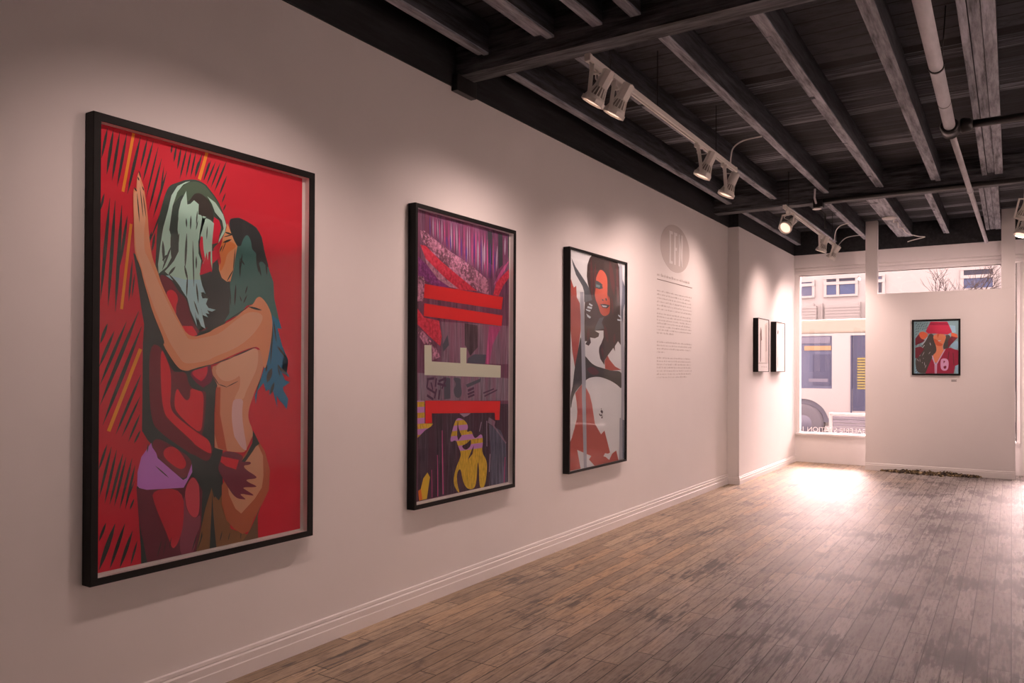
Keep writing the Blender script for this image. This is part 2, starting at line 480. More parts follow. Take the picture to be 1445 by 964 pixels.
for b, (y0, y1, ph) in enumerate(BAYS):
    for i, (a, c) in enumerate(JX[b]):
        joist(a, c, y0, y1, '%s joist from the picture wall, %s' % (ORD[i], ph), lsplit=0.0 if (c - a) < 0.066 else 0.5)
    # tripled joists under the old partition line
    for i, (a, c) in enumerate([(-0.255, -0.215), (-0.205, -0.150), (-0.142, -0.078)]):
        if b == 2: a -= 0.05; c -= 0.05
        joist(a, c, y0, y1 - (0, 0.06, 0.0)[i] * (b == 1), '%s plank of the worn tripled joist, %s' % (['leftmost', 'middle', 'rightmost'][i], ph), zb=3.455 + 0.006 * (i == 1), lsplit=0.0)
    joist(0.36, 0.43, y0, y1, 'joist right of the tripled joist, %s' % ph, lsplit=0.0)

# bracket at the near end of the first beam, on the wall
tag(MB().box(XL + .0, XL + 0.05, 4.03, 4.25, 3.262, 3.372, .004).build('beam_hanger', M['pipeblack'], origin=(XL + .03, 4.14, 3.3)), 'black metal hanger under the end of the near cross beam on the wall', 'bracket')

# ------------------------------------------------------------------ pipes
pp = thing('vent_pipe', (-0.37, 5.5, 3.30), 'pale pipe hung under the joists, narrowing past a black coupling', 'pipe')
PA = Vector((-0.360, 1.2, 3.305)); PB = Vector((-0.395, 6.78, 3.30)); PC = Vector((-0.302, 12.86, 3.285))
MB().tube([PA, PB], 0.040, 20).build('wide_pipe', M['pipewhite'], pp)
MB().tube([PB, PC], 0.0235, 16).build('narrow_pipe', M['pipewhite'], pp)
def at(A, B, y):
    return A + (B - A) * ((y - A.y) / (B.y - A.y))
q = MB()
c_ = at(PA, PB, 5.35); q.tube([c_ - Vector((0, .012, 0)), c_ + Vector((0, .012, 0))], 0.045, 20)
q.tube([c_ + Vector((0.03, 0, 0.03)), c_ + Vector((0.05, 0, ZD - c_.z))], 0.004, 6)
q.build('hanger_ring', M['pipeblack'], pp)
q = MB(); q.tube([PB - Vector((0, .11, 0)), PB - Vector((0, .08, 0)), PB - Vector((0, .07, 0)), PB + Vector((0, .05, 0)), PB + Vector((0, .06, 0)), PB + Vector((0, .10, 0))], [.056, .066, .060, .058, .066, .036], 20)
q.build('coupling', M['pipeblack'], pp)
q = MB()
for yy in (9.2,):
    c_ = at(PB, PC, yy); q.tube([c_ - Vector((0, .03, 0)), c_ + Vector((0, .03, 0))], 0.030, 16)
q.build('pipe_collar', M['pipewhite'], pp)
q = MB(); c_ = at(PA, PB, 6.1); q.tube([c_ - Vector((0, .004, 0)), c_ + Vector((0, .004, 0))], 0.0412, 20); q.build('joint_line', M['pipeblack'], pp)

bp = thing('sprinkler_pipe', (1.0, 6.80, 3.31), 'black pipe branching right from the coupling on the pale pipe', 'pipe')
MB().tube([(PB.x + .072, 6.78, 3.312), (XR - .01, 6.80, 3.335)], 0.030, 16).build('run_pipe', M['pipeblack'], bp)
q = MB().tube([(PB.x + .068, 6.78, 3.312), (PB.x + .08, 6.78, 3.312), (PB.x + .13, 6.782, 3.312), (PB.x + .15, 6.782, 3.312)], [.050, .058, .050, .036], 18)
q.build('tee_fitting', M['pipeblack'], bp)
bp2 = thing('sprinkler_pipe', (0.5, 9.20, 3.33), 'black pipe running along the far cross beam above the display wall', 'pipe')
MB().tube([(-1.83, 9.205, 3.358), (XR - .01, 9.205, 3.358)], 0.027, 16).build('run_pipe', M['pipeblack'], bp2)
MB().box(-1.88, -1.78, 9.16, 9.27, 3.285, 3.375, .008).build('junction_box', M['pipeblack'], bp2)
MB().tube([(-1.845, 9.20, 3.28), (-1.845, 9.20, 3.268)], [.03, .05], 16).build('sprinkler_plate', M['cream'], bp2)
MB().tube([(-1.82, 8.98, 3.452), (-1.83, 9.0, 3.36), (-1.845, 9.16, 3.33)], .011, 8).build('bent_conduit', M['pipewhite'], bp2)
MB().tube([(-1.845, 9.24, 3.29), (-1.84, 9.62, 3.29), (-1.835, 9.63, 3.12)], .012, 8).build('drop_rod', M['pipeblack'], bp2)

# ------------------------------------------------------------------ track lights
def track(name, A, B, rods, label):
    A = Vector(A); B = Vector(B)
    d = (B - A).normalized(); sx = d.cross(Vector((0, 0, 1))).normalized(); uz = sx.cross(d)
    t = thing(name, A, label, 'track light rail', 'lamp tracks')
    q = MB()
    L = (B - A).length / 2; c = (A + B) / 2
    q.obox(c + uz * .012, sx, d, uz, .0175, L, .004)                # channel back
    for s_ in (-1, 1):
        q.obox(c + sx * (s_ * .0155) - uz * .004, sx, d, uz, .0028, L, .014, .0012)
        q.obox(c + sx * (s_ * .0095) - uz * .0165, sx, d, uz, .0045, L, .0018)
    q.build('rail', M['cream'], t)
    for e_, s_ in ((A, -1), (B, 1)):
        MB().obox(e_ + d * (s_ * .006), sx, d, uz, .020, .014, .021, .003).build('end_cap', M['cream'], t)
    for yy in rods:
        p_ = A + (B - A) * ((yy - A.y) / (B.y - A.y))
        MB().tube([p_ + Vector((0, 0, .014)), (p_.x, p_.y, ZD - .002)], .0035, 8).build('hanger_rod', M['metal'], t)
    return t
TR1A, TR1B = (-2.048, 3.99, 3.245), (-2.080, 6.90, 3.243)
TR2A, TR2B = (-2.080, 8.72, 3.235), (-2.125, 12.02, 3.245)
tk1 = track('lamp_track', TR1A, TR1B, (4.28, 5.05, 6.36), 'long white lamp track with four spotlights facing the framed pictures')
tk2 = track('lamp_track', TR2A, TR2B, (8.9, 11.6), 'white lamp track beyond the far cross beam, by the alcove')
def conduit(parent, pts, r=.0065, name='flexible_conduit'):
    P = [Vector(p) for p in pts]
    out = []
    n = 8
    for i in range(len(P) - 1):                    # catmull-rom
        p0 = P[max(i - 1, 0)]; p1 = P[i]; p2 = P[i + 1]; p3 = P[min(i + 2, len(P) - 1)]
        for j in range(n):
            t_ = j / n
            out.append(0.5 * ((2 * p1) + (-p0 + p2) * t_ + (2 * p0 - 5 * p1 + 4 * p2 - p3) * t_ ** 2 + (-p0 + 3 * p1 - 3 * p2 + p3) * t_ ** 3))
    out.append(P[-1])
    return MB().tube(out, r, 10).build(name, M['conduit'], parent)
conduit(tk1, [(-2.076, 6.76, 3.262), (-2.074, 6.77, 3.33), (-2.05, 6.76, 3.40), (-1.96, 6.75, 3.447), (-1.80, 6.74, 3.456)])
conduit(tk2, [(-2.12, 11.80, 3.262), (-2.12, 11.78, 3.34), (-2.08, 11.65, 3.42), (-1.99, 11.45, 3.45), (-1.86, 11.3, 3.452)])
conduit(tk2, [(-2.122, 12.05, 3.235), (-2.12, 12.12, 3.30), (-2.06, 12.25, 3.40), (-1.97, 12.35, 3.44), (-1.84, 12.4, 3.452)])

def spot_head(base, rear, front, label, lit, aim=None, watts=SPOT_W, size=117, blend=1.0, ring_r=0.074, round_head=False, shade=True, group='track spotlights'):
    base = Vector(base); rear = Vector(rear); front = Vector(front)
    d = (front - rear).normalized()
    L = 0.205
    rear = front - d * L
    t = thing('track_spotlight', base, label, 'spotlight', group)
    a = (Vector((0, 0, 1)) - d * d.z).normalized()
    s_ = d.cross(a)
    # adapter clipped in the rail
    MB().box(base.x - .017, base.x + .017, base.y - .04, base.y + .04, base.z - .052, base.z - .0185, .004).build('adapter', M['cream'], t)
    # stirrup: strap from adapter around both sides of the ring
    k0 = base + Vector((0, 0, -.055))
    e1 = front - d * .012 + s_ * (ring_r + .008); e2 = front - d * .012 - s_ * (ring_r + .008)
    q = MB()
    top1 = k0 + (e1 - front) * .95 + Vector((0, 0, -.006)); top2 = k0 + (e2 - front) * .95 + Vector((0, 0, -.006))
    def strap(p0, p1, w=.011, th=.0025):
        ax = (p1 - p0).normalized(); bx = ax.cross(s_ if abs(ax.dot(s_)) < .9 else d).normalized(); cx = ax.cross(bx)
        q.obox((p0 + p1) / 2, bx, cx, ax, w, th, (p1 - p0).length / 2 + .002, .001)
    strap(top1, top2); strap(top1, e1); strap(top2, e2)
    q.tube([k0 + Vector((0, 0, .01)), k0 - Vector((0, 0, .012))], .012, 10)
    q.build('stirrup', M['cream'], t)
    n = 20 if round_head else 8
    # rear housing, fins and skirt
    q = MB()
    q.lathe(rear, d, [(0, .001), (0, .034), (.004, .039), (.100, .041), (.106, .044), (.108, .030)], n, smooth=round_head)
    q.build('lamp_housing', M['cream'], t)
    q = MB()
    for i in range(16):
        an = 2 * math.pi * i / 16
        rad = a * math.cos(an) + s_ * math.sin(an)
        p0 = rear + d * .10 + rad * .038; p1 = rear + d * .168 + rad * .060
        ax = (p1 - p0).normalized(); tn = d.cross(rad).normalized()
        q.obox((p0 + p1) / 2, tn, ax.cross(tn), ax, .0032, .0018, (p1 - p0).length / 2)
    q.lathe(rear, d, [(.160, .057), (.170, .064), (.185, .066)], 24)
    q.build('cooling_cage', M['cream'], t)
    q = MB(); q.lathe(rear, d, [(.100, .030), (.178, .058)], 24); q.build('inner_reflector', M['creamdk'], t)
    q = MB()
    rn = 24 if round_head else 8
    q.lathe(rear, d, [(.180, .064), (.180, ring_r), (.205, ring_r), (.205, .062), (.196, .060)], rn, smooth=round_head)
    q.build('front_ring', M['cream'], t)
    q = MB(); q.lathe(rear, d, [(.188, .0615), (.197, .045), (.200, .001)], 24)
    q.build('lamp_glass', M['lampon'] if lit else M['lampoff'], t)
    conduit(t, [k0 + Vector((0, .015, .01)), k0 + s_ * .05 + Vector((0, 0, -.03)), rear + s_ * .05 - d * .01, rear + d * .012], .004, 'lamp_cable')
    if lit:
        ld = bpy.data.lights.new('spot_beam', 'SPOT')
        ld.energy = watts; ld.color = TUNG; ld.spot_size = math.radians(size); ld.spot_blend = blend; ld.shadow_soft_size = .022
        lo = bpy.data.objects.new('spot_beam', ld)
        COL.objects.link(lo)
        src = front + d * .03
        av = (Vector(aim) - src).normalized() if aim is not None else d
        lo.rotation_euler = av.to_track_quat('-Z', 'Y').to_euler()
        lo.location = src - base
        lo.parent = t
    return t
def on_track(A, B, y):
    A = Vector(A); B = Vector(B)
    return A + (B - A) * ((y - A.y) / (B.y - A.y))

b_ = lambda y: on_track(TR1A, TR1B, y)
c_2 = lambda y: on_track(TR2A, TR2B, y)
spot_head(b_(4.07), (-1.978, 4.075, 3.146), (-2.062, 4.06, 3.006), 'cream spotlight nearest the near end of the long lamp track, lamp turned to the wall', True, aim=(-3.07, 3.9, 1.0))
spot_head(b_(4.37), (-1.989, 4.37, 3.158), (-2.068, 4.355, 3.020), 'second cream spotlight on the long lamp track, glowing underneath', True, aim=(-3.07, 4.5, 1.0))
spot_head(b_(5.90), (-1.966, 5.91, 3.110), (-2.036, 5.89, 2.960), 'third cream spotlight on the long lamp track, broad winged body', True, aim=(-3.07, 5.95, 1.1), watts=58)
spot_head(b_(6.58), (-1.998, 6.585, 3.088), (-2.058, 6.565, 2.944), 'round cream spotlight at the far end of the long lamp track, under the cable loop', True, aim=(-3.07, 7.1, 1.3), watts=80, size=125, round_head=True)
spot_head(c_2(8.88), (-2.046, 8.98, 3.127), (-2.103, 8.82, 3.021), 'cream spotlight beyond the cross beam with its round lit lens facing the room', True, aim=(-3.07, 8.3, 1.3), watts=80, size=125, round_head=True)
spot_head(c_2(10.72), (-2.050, 10.72, 3.136), (-2.102, 10.72, 3.010), 'cream spotlight near the far end of the second lamp track, turned to the alcove pictures', True, aim=(-2.93, 11.0, 1.4), watts=75, size=120)
spot_head(c_2(11.7), (-2.086, 11.70, 3.156), (-2.165, 11.70, 3.040), 'last cream spotlight on the second lamp track, beside the street wall', True, aim=(-2.6, 12.95, 1.0), watts=115, size=125)
TR3A, TR3B = (.125, 9.46, 3.30), (.125, 12.0, 3.30)
tk3 = track('lamp_track', TR3A, TR3B, (9.7, 11.7), 'white lamp track right of the display wall post')
spot_head(on_track(TR3A, TR3B, 10.98), (.128, 10.99, 3.185), (.085, 10.95, 3.06), 'spotlight right of the display wall post, at the edge of the picture', True, aim=(-.8, 12.45, 1.0), watts=88, size=150, round_head=True)
TR4A, TR4B = (-1.98, .6, 3.25), (-1.98, 2.58, 3.25)
tk4 = track('lamp_track', TR4A, TR4B, (.8, 2.3), 'white lamp track before the near cross beam, lighting the largest red print')
spot_head(on_track(TR4A, TR4B, 1.65), (-1.94, 1.65, 3.14), (-2.02, 1.65, 3.00), 'cream spotlight at the start of the nearest lamp track', True, aim=(-3.07, 2.2, 1.0), size=104, watts=32)
spot_head(on_track(TR4A, TR4B, 2.48), (-1.94, 2.48, 3.14), (-2.02, 2.48, 3.00), 'cream spotlight at the end of the nearest lamp track', True, aim=(-3.07, 2.45, 1.0), size=108)

# unseen flood heads added as fill light, on a track along the right side
TR5A, TR5B = (1.55, .2, 3.27), (1.55, 9.0, 3.27)
tk5 = track('lamp_track', TR5A, TR5B, (.6, 4.6, 8.6), 'added lamp track for fill lamps along the right side of the room, out of the picture')
for i_, y_ in enumerate((3.6, 5.9, 8.2)):
    spot_head((1.55, y_, 3.27), (1.52, y_, 3.16), (1.58, y_, 3.02), '%s added fill lamp on the unseen track along the right side of the room' % ('first', 'second', 'third')[i_], True, aim=(2.9, y_, 1.7), watts=FILL_W, size=120, round_head=True)
spot_head(on_track(TR3A, TR3B, 9.7), (.13, 9.7, 3.185), (.085, 9.76, 3.06), 'spotlight on the track right of the pale pipe, turned to the display wall', True, aim=(-1.3, 12.45, 1.0), watts=80, size=66, round_head=True)


# ------------------------------------------------------------------ framed pictures
ART_F1 = '''
l ink 0 1735 2410 1712 2285 11 1759 2409 1733 2223 13 1786 2409 1755 2202 12 1816 2410 1777 2185 12 1875 2410 1820 2162 13 1906 2411 1876 2278 10 1933 2410 1887 2227 10 1955 2388 1902 2161 8 1971 2342 1914 2106 10 1996 2295 1934 2083 10 1982 2312 1964 2168 7 2020 2412 2015 2375 8 2040 2411 2028 2340 10 2063 2411 2045 2313 10 2090 2413 2058 2275 9 2113 2411 2087 2286 9 2136 2411 2110 2291 9 2168 2411 2131 2293 10 2204 2382 2178 2292 8 2149 2372 2132 2303 8 2213 2389 2175 2291 10 2237 2389 2192 2278 9 2262 2389 2214 2267 9 2296 2405 2232 2252 10 2298 2338 2257 2238 10 2292 2258 2272 2208 7 2294 2207 2279 2173 7 1724 2146 1709 2078 10 1747 2132 1712 1721 15 1769 2126 1743 1698 15 1797 2112 1773 1678 16 1821 2073 1791 1866 13 1844 1896 1829 1723 10 1854 1839 1843 1741 7 1928 2025 1916 1969 9 1943 2022 1930 1941 11 1994 2173 1915 1969 7 1741 1627 1712 1546 13 1769 1598 1709 1455 14 1820 1638 1713 1383 14 1873 1685 1714 1303 17 1886 1622 1725 1223 17 1885 1423 1779 1182 13 1882 1332 1805 1172 10 1882 1258 1833 1149 10 1885 1192 1857 1139 10 1743 1143 1710 1045 11 1761 1132 1714 938 12 1783 1118 1735 909 12 1809 1101 1756 902 13 1823 1086 1775 893 12 1849 1078 1798 878 12 1862 1049 1821 873 12 1861 986 1823 894 6 1859 911 1841 869 9 1741 831 1714 763 12 1779 821 1715 649 21 1820 814 1759 645 16 1853 780 1800 639 16 1874 735 1846 641 10
b orange 0 1845 2417 1801 2168 12 2192 2422 2154 2291 16 1837 2042 1799 1689 12 1882 1529 1749 1196 15
p black 1 1847 1925 1865 1825 1883 1705 1897 1632 1892 1552 1892 1356 1891 1189 1916 1149 1930 1133 1869 953 1880 828 1894 645 2063 615 2218 610 2254 662 2290 850 2286 942 2285 1077 2241 1092 2240 1242 2246 1349 2255 1375 2230 1413 2217 1466 2217 1468 2290 1652 2322 1703 2319 1849 2270 1872 2250 1950 2260 1942 2225 1992 2170 2016 2084 2242 1994 2193 1952 2004 1956 1860
s hairdk 1 2008 2236 2050 2257 2089 2278 2142 2288 2184 2277 2198 2266 2248 2220 2273 2176 2292 2136 2298 2093 2278 2052 2253 2019 2225 1992 2225 1954 2159 1876 2157 1855 1959 1850 1945 1868 1948 1939 1952 2034 1960 2092 1973 2139 1989 2197
s olive 2 2084 2262 2142 2282 2184 2269 2186 2266 2236 2223 2264 2185 2286 2130 2255 2151 2217 2182 2193 2220 2133 2224 2131 2225 2096 2172 2073 2219 2022 2148 2017 2177
s crown 2 2099 2175 2128 2224 2160 2232 2191 2215 2200 2209 2217 2182 2233 2121 2212 2125 2187 2134 2169 2131 2145 2138 2136 2175 2149 2179 2125 2195
p crim 3 2231 2137 2258 2125 2269 2094 2259 2055 2253 2022 2222 2012 2220 1980 2241 1988 2259 1996 2264 1959 2226 1925 2221 1882 2218 1889 2171 1869 2156 1865 2159 1876 2171 1921 2189 1966 2218 2055
s dred 3 1967 1853 2019 1834 2053 1783 2094 1756 2111 1695 2141 1629 2171 1610 2210 1638 2173 1625 2138 1592 2165 1594 2107 1581 2072 1631 1998 1758 1970 1821
s red2 4 1992 1773 2020 1792 2048 1773 2054 1743 2043 1721 2045 1673 2020 1710
p red2 4 2074 1635 2124 1636 2141 1614 2149 1599 2112 1584 2086 1601
s dred 4 1921 1553 1978 1544 2028 1434 2056 1434 2096 1434 2108 1372 2161 1345 2184 1350 2197 1339 2187 1192 2177 1158 2175 1156 2232 1097 2232 1070 2208 1024 2142 1065 2116 1074 1959 1185 1932 1236 1921 1355
s red2 5 1971 1544 2000 1490 2022 1437 2023 1353 2017 1283 2046 1241 2163 1156 2214 1127 2226 1082 2223 1059 2142 1109 2128 1128 2013 1227 1988 1264 1975 1354
s red2 5 2051 1368 2069 1337 2097 1305 2116 1320 2114 1364 2149 1353 2185 1343 2181 1245 2173 1157 2115 1196 2058 1250 2039 1279 2039 1327
s plum 5 2102 1437 2211 1466 2214 1461 2230 1418 2224 1386 2181 1365 2185 1361 2143 1385
s crim 6 2114 1437 2203 1461 2202 1455 2202 1429 2187 1402 2163 1391 2173 1392 2143 1405
s dredl 6 1932 1128 1954 1156 2003 1132 2059 1097 2111 1060 2127 1032 2117 1000 2091 964 2060 983 1957 1074
s red3 7 1989 1103 2025 1116 2059 1097 2085 1062 2099 1035 2093 1015 2071 1009 2037 1028 1989 1071
p legdk 7 1869 953 1913 941 2089 927 2120 973 2147 963 2180 901 2174 739 2149 618 2037 620 1900 624 1891 767 1878 838
s leg2 8 2089 908 2095 845 2119 800 2148 783 2172 802 2169 740 2149 712 2138 621 2063 625 2081 806
p black 8 1888 768 1898 737 1918 620 1891 626
s legred 8 1934 940 2086 925 2089 774 2065 696 2037 666 2023 699 2000 758 1950 871
s legred2 8 2126 976 2153 949 2165 919 2166 809 2148 784 2119 802 2098 845 2090 918
p brown 8 2227 909 2240 862 2246 869 2265 848 2281 872 2296 941 2330 708 2486 637 2485 597 2151 624 2195 821
p ink 9 2231 887 2236 804 2241 750 2254 619 2219 626 2227 805
p lav 9 1932 1136 1937 1117 1955 1091 1962 1069 2015 1022 2083 962 2101 969 2125 1028 2128 992 2086 928 2004 934 1913 941 1881 952 1871 963 1872 1019 1888 1080 1901 1096
l ink 10 1952 1037 2014 980 5 1919 1134 1914 1097 5 1984 721 1963 650 4 2028 723 2020 674 4 2006 722 1990 650 3 2184 711 2155 643 5 2154 716 2129 643 5 2285 705 2273 661 5 2327 692 2317 656 4 2389 687 2386 649 4 2180 723 2172 680 5
p teal 10 2312 2120 2318 2143 2364 2156 2410 2145 2465 2125 2497 2084 2515 2007 2545 1925 2569 1874 2575 1793 2607 1686 2622 1647 2589 1650 2553 1642 2524 1744 2441 1755 2414 1747 2367 1700 2287 1665 2315 1705 2318 1849 2333 1906 2339 1985 2358 2020 2319 2080
p blue 10 2563 1712 2607 1686 2622 1647 2596 1649 2626 1564 2664 1493 2631 1509 2656 1433 2623 1556 2664 1487 2631 1516 2640 1457 2674 1407 2624 1431 2646 1393 2677 1382 2632 1358 2636 1341 2666 1299 2657 1247 2632 1276 2614 1290 2592 1318 2598 1257 2570 1342 2551 1319 2548 1348 2527 1340 2513 1380 2478 1344 2468 1279 2463 1322 2498 1406 2536 1508 2540 1499 2564 1643
s hairtop 11 2312 2123 2318 2144 2364 2157 2410 2146 2465 2126 2498 2085 2516 2007 2544 1936 2522 1951 2494 1971 2473 1945 2466 2001 2452 2010 2439 2020 2435 2059 2411 2088 2384 2051 2378 2023 2352 2022 2322 2070
l ink 11 2385 1991 2372 1899 8 2372 1967 2399 1937 9 2372 1965 2373 1877 9 2473 1966 2495 1895 11 2522 1966 2530 1904 9 2350 1842 2344 1742 10 2416 1842 2403 1802 7 2373 1789 2383 1764 6 2413 1797 2393 1757 7 2466 2001 2481 1910 14 2318 1822 2322 1741 6 2562 1451 2534 1383 29 2577 1382 2556 1325 17 2598 1463 2613 1411 7 2613 1457 2665 1410 10 2567 1666 2554 1470 10 2498 1406 2468 1333 7 2590 1561 2649 1504 6 2571 1689 2590 1575 8 2597 1563 2649 1506 7 2598 1471 2627 1433 10 2533 1470 2526 1433 11
p skino 11 2302 2119 2319 2083 2339 2045 2357 2020 2343 1952 2335 1897 2334 1906 2321 1855 2301 1849 2273 1864 2257 1900 2260 1951 2260 1918 2270 1941 2258 1985 2273 2030 2278 2052 2294 2087
s skind 12 2281 2037 2313 2041 2353 2024 2339 2007 2300 1980 2291 1935 2266 1887 2259 1915 2270 1938 2258 1982 2273 2030
s skino 12 2295 2076 2312 2079 2324 2065 2326 2049 2287 2038
l ink 13 2278 2026 2324 2048 10 2287 2076 2331 2071 9 2331 2071 2281 2053 5 2345 2008 2334 1902 5 2334 1906 2300 1850 6 2297 2039 2272 1982 4 2276 2014 2259 1980 6
s skinb 13 2220 1463 2470 1555 2526 1514 2498 1411 2458 1333 2428 1261 2423 1211 2452 1157 2453 1103 2459 1146 2412 1060 2392 1054 2308 1068 2245 1088 2241 1092 2240 1242 2249 1348 2255 1375 2230 1413
p hipb 13 2459 1107 2490 1094 2522 1051 2555 956 2549 860 2510 797 2462 736 2435 679 2395 672 2349 705 2307 750 2281 824 2280 915 2315 955 2393 1029
s skinl 14 2245 1466 2323 1494 2402 1533 2470 1551 2482 1524 2477 1457 2443 1395 2410 1340 2397 1301 2341 1303 2357 1330 2377 1362 2378 1422 2350 1401 2305 1388 2270 1399 2242 1431
s pink 14 2397 1307 2391 1268 2390 1224 2398 1168 2419 1072 2412 1060 2382 1082 2352 1126 2346 1133 2331 1211 2333 1281 2344 1309
p rust 14 2247 1363 2270 1364 2268 1241 2288 1153 2308 1065 2308 1068 2260 1087 2257 1091 2241 1151 2240 1242
p hip 14 2480 1088 2512 1029 2516 932 2506 876 2465 828 2388 769 2355 797 2319 867 2314 900 2373 987 2439 1063
p hipdk 14 2503 798 2483 744 2486 603 2396 609 2422 665 2442 689 2469 735
p skinb 15 2226 1458 2245 1463 2248 1447 2236 1434 2226 1442
p ink 15 2452 1157 2491 1089 2473 1079 2419 1020 2393 994 2378 1007 2412 1038 2449 1096
l ink 15 2226 1421 2261 1375 5 2258 1378 2305 1363 4 2299 1363 2367 1391 4
b hip 16 2473 1077 2427 1019 7
s hand 16 2277 1071 2346 1063 2402 1037 2383 1010 2433 1009 2444 1000 2430 993 2396 994 2413 971 2478 932 2469 923 2410 926 2427 911 2475 888 2471 882 2388 893 2420 872 2458 848 2455 843 2369 868 2413 834 2407 832 2354 846 2309 907 2277 959 2256 993
p red2 17 2277 1048 2373 1022 2357 979 2302 1000 2272 1023
p black 17 2245 1085 2285 1075 2267 1019 2259 999 2207 1024 2229 1063
s arm 17 1842 2179 1851 2196 1857 2177 1858 2236 1869 2269 1878 2230 1891 2203 1909 2083 1912 2028 1926 1921 1956 1857 1975 1802 2054 1661 2107 1581 2210 1612 2228 1627 2322 1670 2374 1706 2420 1745 2447 1754 2468 1791 2495 1797 2538 1756 2563 1700 2564 1631 2540 1499 2516 1433 2497 1536 2470 1558 2389 1534 2291 1494 2217 1466 2211 1463 2149 1447 2090 1436 2050 1451 1977 1554 1994 1555 1933 1684 1912 1751 1890 1818 1877 1871 1851 1921 1848 2018
s arml 18 1845 2174 1856 2177 1861 2178 1861 2236 1869 2252 1874 2219 1885 2192 1901 2082 1891 2024 1894 1936 1910 1914 1943 1848 1967 1796 2020 1699 2089 1596 2107 1572 2210 1594 2259 1607 2322 1654 2387 1701 2434 1720 2482 1719 2508 1703 2496 1668 2442 1604 2356 1545 2229 1500 2211 1487 2137 1473 2081 1470 2056 1501 2016 1555 1999 1587 1944 1694 1922 1752 1895 1819 1882 1871 1858 1922 1850 2018
l ink 19 1860 2173 1872 2053 5 1873 2199 1888 2075 4 1885 2177 1901 2077 4 1862 2241 1869 2226 6 1867 2269 1876 2239 6 1847 2194 1859 2180 7 1882 2206 1891 2188 5 2420 1743 2499 1731 10 2090 1434 2220 1467 7 2217 1465 2336 1502 5 2323 1499 2470 1555 6 2290 1663 2427 1745 5
p hairp 19 2107 2273 2072 2251 2044 2213 2022 2148 2007 2044 2018 2013 2019 1927 1997 1884 1959 1850 1956 1890 1966 1971 1974 2022 1979 2050 2000 2124 2016 2193 2044 2239 2084 2265
p hairp 19 2193 2223 2236 2202 2277 2155 2295 2109 2287 2076 2253 2021 2256 2039 2280 2091 2271 2127 2233 2158 2217 2193
p hairp 20 2087 2227 2093 2168 2108 2174 2126 2193 2150 2179 2148 2134 2161 2133 2176 2120 2188 2130 2169 2131 2175 2117 2190 2124 2209 2119 2229 2107 2223 2050 2219 2012 2221 1895 2212 1937 2212 1979 2201 1972 2198 1935 2192 1971 2183 1938 2174 1916 2171 1963 2158 2046 2149 2013 2150 1961 2164 1931 2159 1876 2157 1871 2163 1845 2087 1828 2008 1848 1987 1863 2008 1886 2030 1913 2052 1957 2052 2018 2046 2050 2051 2133 2062 2176
p hairl 20 1992 1846 2008 1848 2087 1838 2163 1845 2170 1820 2183 1784 2200 1759 2163 1787 2189 1784 2172 1791 2166 1777 2172 1762 2201 1767 2190 1739 2203 1722 2241 1716 2221 1706 2197 1711 2208 1695 2188 1697 2202 1679 2173 1688 2164 1730 2174 1678 2188 1627 2168 1637 2141 1676 2134 1702 2146 1635 2111 1705 2096 1756 2065 1795 2047 1819 2019 1831
l hairdk 21 2018 2044 2021 1912 13 2054 2034 2030 1919 14 2091 2040 2084 1889 11 2081 1899 2096 1839 10 2096 1859 2092 1761 7 2121 2013 2128 1811 7 2139 1947 2139 1890 8 2140 1827 2151 1740 8 2037 1889 2005 1850 11 2005 1855 2067 1795 9 1977 1992 1983 1900 13 2018 1978 1975 1867 9 2048 2122 2029 2032 17 2088 2108 2090 2067 7 2111 2122 2109 2060 8 2143 2149 2138 2085 6 2129 1748 2153 1687 7 2147 1676 2171 1615 7 2194 2088 2191 2029 5 2146 2106 2137 2063 5 2164 1788 2200 1764 15 1996 1935 1975 1907 9
p crim 21 2162 2040 2171 2036 2175 1984 2184 1942 2175 1920 2162 1961 2155 1997
'''
